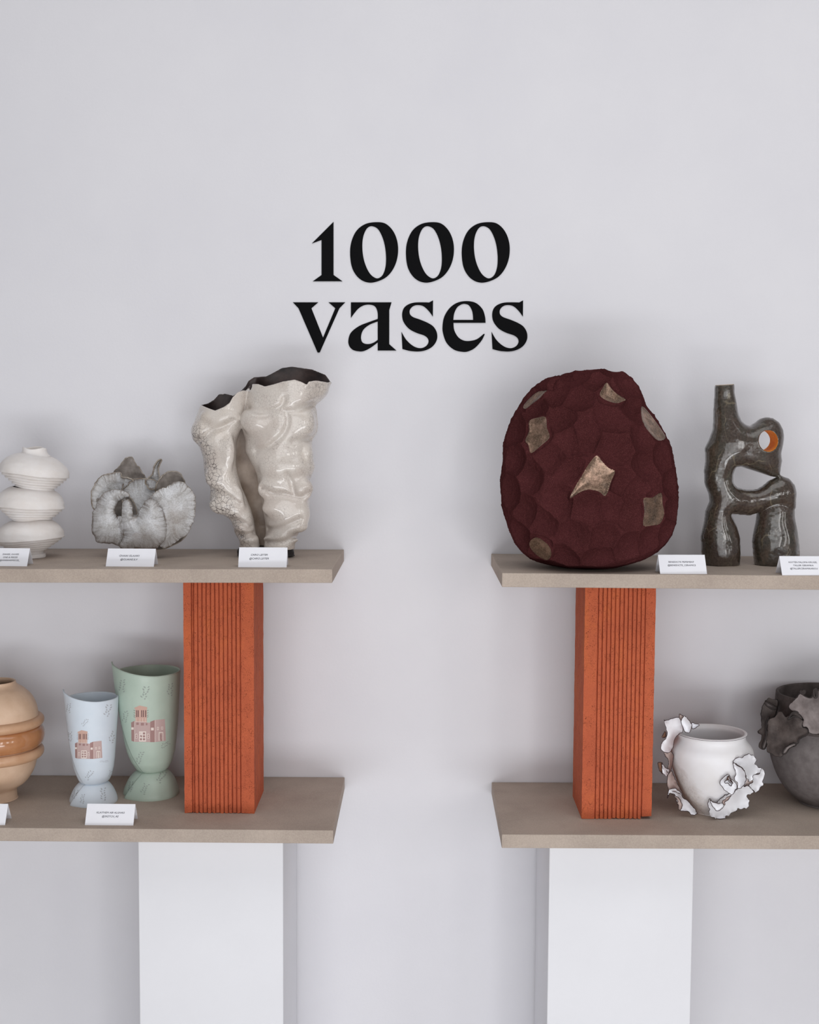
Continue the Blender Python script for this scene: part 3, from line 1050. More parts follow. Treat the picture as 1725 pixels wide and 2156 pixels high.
# ---------------- white crackled vase
def crackle_vase():
    fr = Frame(stand(560, 1171, UL), 560, 1171)
    t = empty('crackled_vase', fr.base, 'tall glossy off-white folded vase with fine black crackle and dark interior', 'vase')
    h = 1.6
    x0, x1, p0, p1, yr = 396, 704, 768, 1178, 78
    xs = np.arange(x0, x1, h)
    ys = np.arange(-yr - 6, yr + 6, h)
    ps = np.arange(p0, p1, h)
    X0, Y, Z0 = np.meshgrid(xs, ys, ps, indexing='ij')
    X, Z = fr.view(X0, Y, Z0)
    Lt = np.array([(760, 440, 524), (820, 436, 524), (840, 430, 522), (855, 425, 520), (888, 410.5, 515), (907, 406, 508), (926, 408, 501), (941, 421, 498), (963, 427, 498), (1001, 431, 501), (1018, 437, 506), (1027, 442, 509), (1052, 442, 521), (1069, 453, 528), (1086, 472, 532), (1093, 486, 534), (1123, 494.5, 540), (1140, 505, 546), (1180, 506, 552)], float)
    Rt = np.array([(760, 522, 702), (790, 528, 700), (808, 526, 696), (830, 521, 689), (845, 517, 675), (855, 515, 662), (871, 512, 667), (892, 507, 670), (913, 511, 666), (926, 515, 658), (952, 518, 657), (984, 533, 663), (1001, 540, 656), (1020, 545, 649), (1037, 547, 651), (1069, 553, 651), (1099, 558, 645), (1123, 559, 629), (1138, 557, 620), (1180, 553, 618)], float)

    tab = np.arange(750, 1200.0)

    def interp(T, k):
        v = np.convolve(np.pad(np.interp(tab, T[:, 0], T[:, k]), 4, 'edge'), np.ones(9) / 9, 'valid')
        return np.interp(Z, tab, v)

    def sweep(T, b, yc):
        l, r = interp(T, 1), interp(T, 2)
        c, a = (l + r) / 2, (r - l) / 2
        return (np.sqrt(((X - c) / a) ** 2 + ((Y - yc) / b) ** 2) - 1) * np.minimum(a, b)
    zt = np.clip((1171 - Z) / 360.0, 0, 1)
    dL = sweep(Lt, 32 + 16 * zt, 0)
    dR = sweep(Rt, 42 + 16 * zt, -6)
    # back web joining the two limbs, set well behind them
    lw, rw = (interp(Lt, 1) + interp(Lt, 2)) / 2, (interp(Rt, 1) + interp(Rt, 2)) / 2
    cw, aw = (lw + rw) / 2, (rw - lw) / 2 + 12
    wy = 42 - 34 * np.clip((905 - Z) / 70, 0, 1) - 14 * np.clip((Z - 1110) / 40, 0, 1)
    dW = (np.sqrt(((X - cw) / aw) ** 2 + ((Y - wy) / 13.0) ** 2) - 1) * 13.0
    # bulges (x, py, yd, rx, rz, ry)
    BU = [(547, 884, -34, 40, 38, 26), (636, 893, -30, 31, 34, 26), (598, 985, -36, 46, 30, 24), (630, 1028, -34, 28, 28, 18),
          (574, 1030, -34, 32, 26, 16), (592, 1068, -34, 40, 26, 18), (600, 1110, -30, 44, 15, 18), (645, 955, -20, 14, 24, 22), (624, 1082, -26, 27, 30, 22),
          (590, 1134, -26, 34, 10, 18), (570, 935, -38, 30, 18, 16), (600, 838, -36, 60, 22, 22), (668, 822, -16, 22, 18, 26)]
    for (bx, bp, by, rx, rz, ry) in BU:
        e = np.sqrt(((X - bx) / rx) ** 2 + ((Z - bp) / rz) ** 2 + ((Y - by) / ry) ** 2)
        dR = smin(dR, (e - 1) * min(rx, rz, ry), 7)
    BL = [(428, 906, -12, 23, 24, 30), (458, 1005, -24, 26, 34, 20), (470, 1062, -22, 30, 20, 18), (512, 1112, -22, 18, 16, 18), (462, 880, -30, 40, 20, 18), (478, 950, -30, 16, 50, 14), (524, 1135, -16, 20, 14, 22), (495, 1060, -26, 20, 34, 14)]
    for (bx, bp, by, rx, rz, ry) in BL:
        e = np.sqrt(((X - bx) / rx) ** 2 + ((Z - bp) / rz) ** 2 + ((Y - by) / ry) ** 2)
        dL = smin(dL, (e - 1) * min(rx, rz, ry), 5)
    d = smin(smin(dL, dW, 12), dR, 3)
    # folds pressed into the clay, measured on the front
    CR_ = [[(523, 860), (545, 868), (575, 866), (594, 856), (600, 842)], [(598, 866), (612, 868), (630, 864), (655, 852)],
           [(540, 950), (560, 945), (580, 932), (598, 914), (607, 890), (604, 868)], [(553, 1028), (575, 1038), (600, 1041), (632, 1046), (648, 1036)],
           [(606, 1000), (614, 1018), (620, 1040)], [(562, 1116), (590, 1112), (612, 1102), (632, 1092)], [(562, 1143), (595, 1141), (622, 1128)],
           [(618, 930), (640, 926), (662, 922)], [(413, 930), (432, 922), (448, 908), (468, 900), (490, 886)],
           [(438, 1028), (462, 1038), (484, 1049), (502, 1062)], [(486, 1094), (505, 1100), (522, 1112)], [(494, 1124), (512, 1128), (528, 1126)]]
    kf = 1 - 45 * fr.s / (fr.base.y - CAMP.y)
    gx, gz = np.meshgrid(888 + (xs - 888) / kf, 882 + (ps - 882) / kf, indexing='ij')
    cm = np.zeros(gx.shape)
    for q in CR_:
        q = crom(q, 14)
        dd = np.full(gx.shape, 1e9)
        for (ax, az) in q: dd = np.minimum(dd, (gx - ax) ** 2 + (gz - az) ** 2)
        cm = np.maximum(cm, np.exp(-dd / 6.5 ** 2) * 5.0)
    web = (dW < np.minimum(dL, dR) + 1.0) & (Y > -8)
    d = d + cm[:, None, :] * np.clip(-Y / 14, 0, 1)
    d = d + 1.5 * Wobble(0.07, 10, 5)(X, Y, Z) + 0.35 * Wobble(0.15, 10, 6)(X, Y, Z)
    fx = np.array([(400, 858), (426, 855), (440, 861), (454, 866), (473, 858), (484, 850), (490, 839), (501, 828), (512, 824), (526, 825), (529.5, 822), (531.5, 811), (544, 811), (558, 816), (575, 812), (595, 806), (620, 802), (635, 807), (645, 812.5), (649, 806), (665, 804), (689, 808), (700, 808)], float)
    bx = np.array([(400, 856), (426, 854), (439, 851), (452, 843), (462, 832), (475, 831), (492, 835), (509, 824), (518, 815), (524, 804), (535, 797), (561, 795), (575, 788), (593, 778), (614, 775), (657, 781), (684, 792), (694, 805), (700, 808)], float)
    s = np.clip((ys + 22) / 40, 0, 1)
    s = s * s * (3 - 2 * s)
    rim = np.interp(X, fx[:, 0], fx[:, 1]) * (1 - s)[None, :, None] + np.interp(X, bx[:, 0], bx[:, 1]) * s[None, :, None]
    top = rim - Z
    inner = np.maximum(d + 4.2, Z0 - 1085)
    G = np.maximum(d, -inner)
    G = np.maximum(G, top)
    G = np.maximum(G, Z0 - 1154)
    V, Q = surface_nets(G, (xs[0], ys[0], ps[0]), h)
    # trilinear read of the inner field to colour the inside
    ii = np.clip(np.round((V - np.array([xs[0], ys[0], ps[0]])) / h).astype(int), 0, np.array(d.shape) - 1)
    dv = d[ii[:, 0], ii[:, 1], ii[:, 2]]
    tv = top[ii[:, 0], ii[:, 1], ii[:, 2]]
    isin = (dv < -1.9)
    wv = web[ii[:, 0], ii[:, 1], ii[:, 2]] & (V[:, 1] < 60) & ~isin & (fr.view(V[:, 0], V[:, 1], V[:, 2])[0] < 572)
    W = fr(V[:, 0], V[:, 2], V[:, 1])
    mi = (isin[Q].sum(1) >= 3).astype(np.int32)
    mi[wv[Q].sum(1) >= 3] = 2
    o = mesh_obj('body', W, Q[:, ::-1], [M['crackle'], M['char'], M['recess_shade']], t, True, mi)
    sm = o.modifiers.new('smooth', 'SMOOTH')
    sm.factor = 0.5
    sm.iterations = 3
    recalc(o)
    wb = Wobble(0.15, 6, 8)

    def df(x, py, yd, th, y):
        r = 1 + 0.03 * wb(x, py, yd)
        return 560 + (x - 560) * r, py, yd * 0.62 * r
    lathe(fr, 560, [(0.1, 1150), (48, 1150), (56, 1152), (60, 1159), (59, 1166), (54, 1170.8), (0.1, 1170.8)], M['charfoot'], t, 'foot', 80, 5, df)
    # a run of glaze over the foot at the right
    lathe(fr, 611, [(0.1, 1132), (4, 1135), (4.5, 1144), (3.4, 1152), (3.2, 1159), (0.1, 1161)], M['crackle'], t, 'glaze_drip', 20, 4, lambda x, py, yd, th, y: (x + (1150 - py) * 0.25, py, yd - 14))


crackle_vase()


# ---------------- maroon egg
def egg_vase():
    fr = Frame(stand(1240, 1195, UR), 1240, 1195)
    t = empty('egg_vase', fr.base, 'large rough maroon egg-shaped vase of scalloped facets with bronze patches', 'vase')
    T = np.array([(782, 1243, 1257), (785, 1212, 1295), (789, 1196, 1310), (800, 1160, 1325), (818, 1128, 1340), (840, 1108, 1350), (857, 1098, 1358), (879, 1084, 1376), (905, 1073, 1392), (930, 1065, 1404), (979, 1058.5, 1415), (1028, 1057, 1422), (1076, 1062, 1422), (1113, 1072, 1414), (1140, 1085, 1399), (1162, 1101, 1374), (1179, 1127, 1344), (1188, 1152, 1320), (1193, 1182, 1296), (1195, 1236, 1246)], float)
    # arc-length resample of the outline
    c = (T[:, 1] + T[:, 2]) / 2
    a = (T[:, 2] - T[:, 1]) / 2
    S = crom(np.stack([T[:, 0], c, a], 1), 12)
    ln = np.concatenate([[0], np.cumsum(np.hypot(np.diff(S[:, 0]), np.diff(S[:, 2])))])
    NU, NV = 430, 680
    u = np.linspace(0, ln[-1], NU)
    py = np.interp(u, ln, S[:, 0])
    cx = np.interp(u, ln, S[:, 1])
    ra = np.interp(u, ln, S[:, 2])
    th = np.linspace(0, 2 * math.pi, NV, endpoint=False)
    bq = 0.86
    X = cx[:, None] + ra[:, None] * np.cos(th)
    Y = ra[:, None] * np.sin(th) * bq
    Z = np.repeat(py[:, None], NV, 1)
    PT = np.stack([X, Y, Z], -1)
    # seeds: (crop x, crop y, bronze)
    K = 420 / 1725.0
    seeds = [(760, 150, 0), (900, 170, 0), (1050, 275, 1), (1190, 220, 0), (385, 320, 1), (420, 425, 0), (590, 270, 0), (800, 330, 0), (1240, 420, 0), (620, 500, 0), (1050, 510, 0),
             (1425, 560, 1), (415, 635, 1), (810, 660, 0), (1090, 760, 0), (1330, 680, 0), (235, 600, 0), (545, 840, 0), (720, 940, 0), (930, 1020, 1), (1360, 900, 0), (1160, 1060, 0), (225, 850, 0),
             (375, 1000, 0), (1425, 1285, 1), (1060, 1270, 0), (850, 1290, 0), (600, 1240, 0), (1215, 1320, 0), (180, 1130, 0), (310, 1290, 0), (480, 1400, 0), (740, 1510, 0), (1000, 1520, 0), (1410, 1540, 0),
             (1190, 1620, 0), (445, 1620, 1), (640, 1690, 0), (960, 1710, 0), (270, 1500, 0), (1560, 1080, 0), (1580, 1300, 0), (1500, 850, 0), (1540, 1450, 0), (690, 700, 0), (1240, 1130, 0)]
    SP, SB = [], []
    for sx, sy, b in seeds:
        qx, qy = 1030 + sx * K, 760 + sy * K
        yd = 0
        for _ in range(4):
            k = 1 + yd * fr.s / (fr.base.y - CAMP.y)
            ax, az = 888 + (qx - 888) * k, 882 + (qy - 882) * k
            cc = np.interp(az, S[:, 0], S[:, 1])
            aa = np.interp(az, S[:, 0], S[:, 2])
            e = np.clip((ax - cc) / max(aa, 1), -0.985, 0.985)
            yd = -aa * bq * math.sqrt(1 - e * e)
        SP.append((ax, yd, az))
        SB.append(0)
    r = np.random.RandomState(5)
    tries = 0
    while len(SP) < 92 and tries < 8000:
        tries += 1
        i, j = r.randint(NU), r.randint(NV)
        p = PT[i, j]
        if p[1] < 18 and 805 < p[2] < 1180: continue
        if min((p[0] - q[0]) ** 2 + (p[1] - q[1]) ** 2 + (p[2] - q[2]) ** 2 for q in SP) < 46 ** 2: continue
        SP.append(tuple(p))
        SB.append(0)
    SP = np.array(SP)
    warp = np.stack([Wobble(0.05, 6, 21 + k)(X, Y, Z) * 3.5 for k in range(3)], -1)
    Q = PT + warp
    best = np.full(X.shape, 1e9)
    sec = np.full(X.shape, 1e9)
    lab = np.zeros(X.shape, int)
    for i, s in enumerate(SP):
        d = np.sqrt(((Q - s) ** 2).sum(-1))
        m = d < best
        sec = np.where(m, best, np.minimum(sec, d))
        lab = np.where(m, i, lab)
        best = np.where(m, d, best)
    tilt = r.normal(size=(len(SP), 3)) * 0.10 + np.array([0.05, 0, -0.05])
    dl = ((Q - SP[lab]) * tilt[lab]).sum(-1)
    # bronze patches by their measured outlines
    BZ = [[(1020, 190), (985, 240), (960, 300), (1010, 345), (1100, 371), (1160, 355), (1185, 338), (1110, 290), (1060, 240)],
          [(495, 250), (420, 262), (350, 320), (295, 395), (310, 415), (360, 375), (420, 330), (460, 290)],
          [(1320, 400), (1322, 470), (1350, 560), (1410, 640), (1470, 690), (1525, 672), (1485, 590), (1430, 510), (1370, 440)],
          [(345, 520), (420, 490), (490, 488), (500, 580), (522, 660), (450, 730), (362, 800), (340, 730), (312, 690), (345, 610)],
          [(932, 820), (980, 870), (1040, 930), (1092, 955), (1060, 1040), (1012, 1168), (950, 1130), (860, 1115), (780, 1140), (700, 1188), (745, 1090), (800, 1000), (860, 900)],
          [(1345, 1190), (1420, 1185), (1500, 1142), (1512, 1240), (1528, 1325), (1490, 1412), (1410, 1425), (1335, 1422), (1350, 1300)],
          [(400, 1530), (350, 1570), (370, 1640), (430, 1700), (500, 1730), (535, 1690), (520, 1620), (460, 1560)]]
    VX, VZ = fr.view(X, Y, Z)
    isb = np.zeros(X.shape, int)
    bed = np.full(X.shape, 99.0)
    snapx, snapz = np.zeros(X.shape), np.zeros(X.shape)
    for i, q in enumerate(BZ):
        q = crom([(1030 + x * K, 760 + y * K) for x, y in q], 3, True)
        ins = inside_poly(VX, VZ, q) & (Y < -4)
        # nearest point of the outline, to snap the mesh to it
        bd, nxp, nzp = np.full(X.shape, 1e9), np.zeros(X.shape), np.zeros(X.shape)
        for j in range(len(q)):
            (x1, z1), (x2, z2) = q[j], q[(j + 1) % len(q)]
            ex, ez = x2 - x1, z2 - z1
            tt = np.clip(((VX - x1) * ex + (VZ - z1) * ez) / (ex * ex + ez * ez + 1e-9), 0, 1)
            qx, qz = x1 + tt * ex, z1 + tt * ez
            dd = np.hypot(VX - qx, VZ - qz)
            m = dd < bd
            bd, nxp, nzp = np.where(m, dd, bd), np.where(m, qx, nxp), np.where(m, qz, nzp)
        near = (bd < 1.25) & (Y < -4)
        snapx = np.where(near, nxp - VX, snapx)
        snapz = np.where(near, nzp - VZ, snapz)
        isb[ins | near] = i + 1
        bed = np.minimum(bed, np.where(Y < -4, bd, 99))
    hgt = (best / 36.0) ** 2 * 16.0 - 13.0 + np.clip(dl, -6, 6)
    hgt = np.clip(hgt, -15, 4) - 2.0
    edge = np.exp(-(sec - best) / 2.5)
    hgt += edge * 1.6
    hgt = np.where(isb > 0, -2.0 - 4.5 * (1 - np.exp(-bed / 8)) + 1.5 * Wobble(0.06, 6, 44)(X, Y, Z), -2.0 + (hgt + 2.0) * np.clip(bed / 7, 0, 1))
    # narrow mouth slit below the raised back lip at the top left
    sl = crom([(405, 246), (470, 243), (530, 236), (545, 212), (590, 180), (650, 150), (715, 128)], 6)
    sl = np.stack([1030 + sl[:, 0] * K, 760 + sl[:, 1] * K], 1)
    sd = np.full(X.shape, 99.0)
    for (ax, az), wd in zip(sl, np.linspace(0.8, 1.3, len(sl))):
        sd = np.minimum(sd, np.hypot(VX - ax, VZ - az) * wd)
    slit = np.exp(-(sd / 2.4) ** 2) * (Y < 0)
    fade = np.clip((1186 - Z) / 14, 0, 1) * 0.9 + 0.1
    rough = Wobble(0.6, 40, 31)(X, Y, Z) * 0.5 + Wobble(0.3, 30, 32)(X, Y, Z) * 0.25
    hgt = hgt * fade + np.where(isb > 0, 0.1, 1.0) * rough * 1.1 * fade * np.clip((Z - 786) / 14, 0.1, 1) - 4.5 * slit
    # outward normals of the plain form
    dx = X - cx[:, None]
    nrm = np.stack([dx, Y / bq ** 2, np.zeros_like(X)], -1)
    nrm /= np.linalg.norm(nrm, axis=-1)[..., None] + 1e-6
    dr = np.gradient(ra, py + np.arange(NU) * 1e-6)
    nz = -np.clip(dr, -30, 30)
    nrm[..., 2] = nz[:, None]
    nrm /= np.linalg.norm(nrm, axis=-1)[..., None] + 1e-6
    PD = PT + nrm * hgt[..., None]
    PD[..., 0] += snapx
    PD[..., 2] += snapz
    W = fr(PD[..., 0], PD[..., 2], PD[..., 1]).reshape(-1, 3)
    faces = np.array(grid_faces(NU, NV, False, True))
    fb = isb.reshape(-1)[faces].min(1)

    def sub(name, mask, mats, lbl=None):
        f = faces[mask]
        u_, inv = np.unique(f, return_inverse=True)
        o = mesh_obj(name, W[u_], inv.reshape(-1, 4), mats, t)
        if lbl: o['label'] = lbl
        return o
    sub('body', fb == 0, [M['maroon']])
    for i in range(len(BZ)):
        if (fb == i + 1).sum() > 4: sub('glazed_facet', fb == i + 1, [M['bronze']], 'smooth bronze-glazed facet')
    # caps
    lathe(fr, 1240, [(0.1, 1194.9), (34, 1194.8), (48, 1193.5)], M['maroon'], t, 'foot', 40, 3)


egg_vase()


# ---------------- brown looped vase
def brown_vase():
    fr = Frame(stand(1555, 1189, UR), 1555, 1189)
    t = empty('looped_vase', fr.base, 'glossy dark brown two-legged sculptural vase with an orange-lined round hole', 'vase')
    K = 285 / 1365.0
    c = lambda L: [(1440 + x * K, 790 + y * K) for x, y in L]
    A = [(317, 20), (312, 220), (305, 330), (303, 450), (293, 560), (258, 650), (214, 740), (222, 850), (204, 960), (212, 1100), (255, 1200), (265, 1270), (220, 1370), (205, 1480), (170, 1620), (178, 1780), (196, 1890), (215, 1960), (222, 2090), (556, 2090), (560, 1940), (566, 1800), (562, 1640), (530, 1520), (490, 1430), (462, 1400), (560, 1405), (660, 1413), (740, 1385), (800, 1360), (860, 1330), (940, 1325), (1010, 1370), (1080, 1390), (1122, 1340), (1120, 1270), (1132, 1190), (1110, 1105), (1050, 1040), (985, 1018), (962, 1005), (975, 900), (985, 870), (970, 790), (990, 700), (999, 630), (988, 555), (950, 480), (890, 440), (820, 430), (760, 450), (710, 490), (660, 518), (610, 500), (570, 460), (545, 400), (525, 280), (508, 190), (505, 20)]
    Hm = [(515, 932), (570, 922), (640, 945), (760, 985), (880, 1024), (938, 1026), (860, 1060), (790, 1120), (740, 1146), (680, 1156), (600, 1150), (530, 1130), (490, 1080), (487, 1010)]
    B = [(770, 1250), (880, 1120), (1050, 1120), (1115, 1220), (1118, 1330), (1126, 1450), (1160, 1650), (1173, 1800), (1168, 1920), (1160, 2090), (735, 2090), (728, 1940), (712, 1800), (700, 1680), (720, 1560), (742, 1460), (752, 1370)]
    h = 1.15
    xs = np.arange(1468, 1692, h)
    zs = np.arange(790, 1234, h)
    ys = np.arange(-50, 54, h)
    X2, Z2 = np.meshgrid(xs, zs, indexing='ij')
    uA = inflate_height(X2, Z2, h, [np.array(c(A)), np.array(c(Hm))])
    uB = inflate_height(X2, Z2, h, [np.array(c(B))])
    # taper the lower legs so they stay as round as they are wide
    X, Y, Z = np.meshgrid(xs, ys, zs, indexing='ij')

    def fld(u, yo, kd):
        uu = u[:, None, :] * kd
        y = Y - yo
        Fv = y * y - uu
        return Fv / (2 * np.sqrt(np.maximum(y * y, np.abs(uu)) + 4))
    w = Wobble(0.06, 8, 41)
    dA = fld(uA, -3 + 0 * 1, 1.0)
    dB = fld(uB, 6, 0.85)
    d = smin(dA, dB, 4)
    d = d + 1.0 * w(X, Y, Z) + 0.5 * Wobble(0.14, 8, 42)(X, Y, Z)
    # round hole right through the head
    hx, hz, hr = 1440 + 845 * K - 8.5, 790 + 665 * K, 20.5
    cyl = np.sqrt(((X - hx) / 1.0) ** 2 + ((Z - hz) / 1.05) ** 2) - hr
    d = np.maximum(d, -cyl)
    # hollow neck
    nx = 1440 + 411 * K
    nk = np.sqrt((X - nx) ** 2 + (Y + 3) ** 2) - 14.5
    d = np.maximum(d, -np.maximum(nk, Z - 850))
    top = 814.0 + (X - nx) * -0.06
    d = np.maximum(d, top - Z)
    d = np.maximum(d, Z - 1188.5)
    V, Q = surface_nets(d, (xs[0], ys[0], zs[0]), h)
    E = np.vstack([Q[:, [0, 1]], Q[:, [1, 2]], Q[:, [2, 3]], Q[:, [3, 0]]])
    deg = np.bincount(E.ravel(), minlength=len(V))[:, None]
    for _ in range(4):
        A = np.zeros_like(V)
        for c_ in range(3):
            A[:, c_] = np.bincount(E[:, 0], V[E[:, 1], c_], len(V)) + np.bincount(E[:, 1], V[E[:, 0], c_], len(V))
        V = V * 0.5 + 0.5 * A / deg
    W = fr(V[:, 0], V[:, 2], V[:, 1])
    rad = np.sqrt((V[:, 0] - hx) ** 2 + ((V[:, 2] - hz) / 1.05) ** 2)
    nf = np.cross(V[Q[:, 2]] - V[Q[:, 0]], V[Q[:, 3]] - V[Q[:, 1]])
    nf /= np.linalg.norm(nf, axis=1)[:, None] + 1e-9
    mi = ((rad[Q].mean(1) < hr + 1.6) & (np.abs(nf[:, 1]) < 0.6)).astype(np.int32)
    shell = mi == 0
    for nm, msk, mt in (('body', shell, M['brown']), ('hole_lining', ~shell, M['orange'])):
        f = Q[msk][:, ::-1]
        u_, inv = np.unique(f, return_inverse=True)
        o = mesh_obj(nm, W[u_], inv.reshape(-1, 4), mt, t)
        if nm == 'hole_lining': o['label'] = 'orange glazed lining of the round hole'
    # bare clay soles
    for (cx, r, yo, b) in ((1521.5, 34, -3, 0.9), (1638, 42, 6, 0.66)):
        lathe(fr, cx, [(0.1, 1187), (r - 1, 1187.2), (r, 1189.5), (r - 1.5, 1191), (0.1, 1191)], M['rawclay'], t, 'sole', 60, 3,
              lambda x, py, yd, th, y, yo=yo, b=b: (x, py + 0.4 * np.sin(3 * th), yd * b + yo))
    # pale worn rim round the neck mouth and round the hole
    N = 40
    ring, tube = [], 8
    for i in range(N):
        a = 2 * math.pi * i / N
        for j in range(tube):
            q = 2 * math.pi * j / tube
            rr = 18.2 + 1.3 * math.cos(q)
            x = nx + rr * math.cos(a)
            ring.append(fr(x, 813.4 - (x - nx) * 0.06 + 0.8 * math.sin(q), -3 + rr * math.sin(a)))
    mesh_obj('lip', np.array(ring), grid_faces(N, tube, True, True), M['rawclay'], t)


brown_vase()


# ---------------- tan ringed vase
def tan_vase():
    cx = -8
    fr = Frame(stand(cx, 1681, LL), cx, 1681)
    t = empty('ringed_vase', fr.base, 'round tan vase with three stacked rings cut by the left edge', 'vase')
    # heights are taken on the axis plane of the vase
    lathe(fr, cx, [(0.1, 1681), (41, 1681), (43, 1679), (42, 1668), (42, 1662), (46, 1657), (62, 1645), (76, 1624), (83, 1600), (86, 1570), (86, 1540), (86, 1515), (82, 1490), (73, 1470), (58, 1454), (46, 1446), (41, 1441), (39.5, 1437), (38.5, 1435), (36.5, 1436), (36, 1441), (42, 1450), (66, 1475), (78, 1510), (78, 1580), (60, 1635), (0.1, 1650)], M['tan'], t, 'body', 120, 6)

    def ring(r, y, a, b, mat, lab):
        pr = []
        for i in range(13):
            q = math.pi * (i / 12 - 0.5)
            pr.append((r + a * math.cos(q), y + b * math.sin(q)))
        o = lathe(fr, cx, [(r - 6, y - b)] + pr + [(r - 6, y + b)], mat, t, 'ring', 120, 2)
        if lab: o['label'] = lab
    ring(86, 1519, 11, 10.5, M['tanring'], None)
    ring(84, 1550, 14.5, 22, M['caramel'], 'wide glossy caramel ring')
    ring(86, 1584, 11, 11.5, M['tanring'], None)


tan_vase()


# ---------------- footed cups with printed houses
def house():
    q = []
    R = lambda m, x0, y0, x1, y1: q.append((m, [(x0, y0), (x1, y0), (x1, y1), (x0, y1)]))
    q.append(('h_dark', [(0, 50), (10, 45), (10, 107), (1, 104)]))
    q.append(('h_mid', [(10, 47), (55, 51), (55, 108), (10, 107)]))
    q.append(('h_dark', [(55, 48), (68, 43), (69, 108), (55, 108)]))
    q.append(('h_mid', [(68, 43), (97, 40), (100, 104), (69, 108)]))
    q.append(('h_tan', [(12, 9), (45, 9), (45, 50), (12, 47)]))
    q.append(('h_tan', [(9, 7), (24, 0), (24, 10), (9, 10)]))
    q.append(('h_tan', [(24, 0), (46, 5), (46, 10), (24, 10)]))
    for x in (14.5, 19, 29, 34, 40.5): R('h_slot', x, 14, x + 2.6, 34)
    for y in (14, 21, 28, 33):
        q.append(('h_slot', [(7, y - 0.6), (12, y + 1), (12, y + 2), (7, y + 0.4)]))
        q.append(('h_slot', [(45, y + 1), (50, y - 0.6), (50, y + 0.4), (45, y + 2)]))
    for (x0, y0, x1, y1) in ((15, 50, 22, 57), (28, 51, 37, 59), (42, 52, 47, 58)): R('h_dark', x0, y0, x1, y1)
    for x in (14, 25, 33, 41): R('h_line', x, 37, x + 0.9, 48)
    R('h_line', 9.4, 46, 10.5, 107)
    R('h_line', 68, 43, 69.3, 108)
    R('h_line', 12, 47, 45, 48)
    R('h_line', 23, 76, 43, 106)
    for i in range(2):
        for j in range(3): R('h_dark', 25.5 + i * 8.7, 79 + j * 8.6, 31.5 + i * 8.7, 85 + j * 8.6)
    for x0 in (12.5, 46.5):
        R('h_line', x0, 83, x0 + 6, 97)
        R('h_dark', x0 + 1.6, 85, x0 + 4.4, 90)
        R('h_dark', x0 + 1.6, 91, x0 + 4.4, 96)
    for x0, y0 in ((74, 63), (86, 62)):
        R('h_line', x0, y0, x0 + 5.5, y0 + 9)
        R('h_mid', x0 + 1.4, y0 + 1.6, x0 + 4, y0 + 7.4)
    R('h_line', 79, 78, 92, 104)
    R('h_dark', 81.5, 81, 89.5, 104)
    R('h_line', 1, 64, 8, 71)
    R('h_line', 57, 65, 65, 73)
    return q


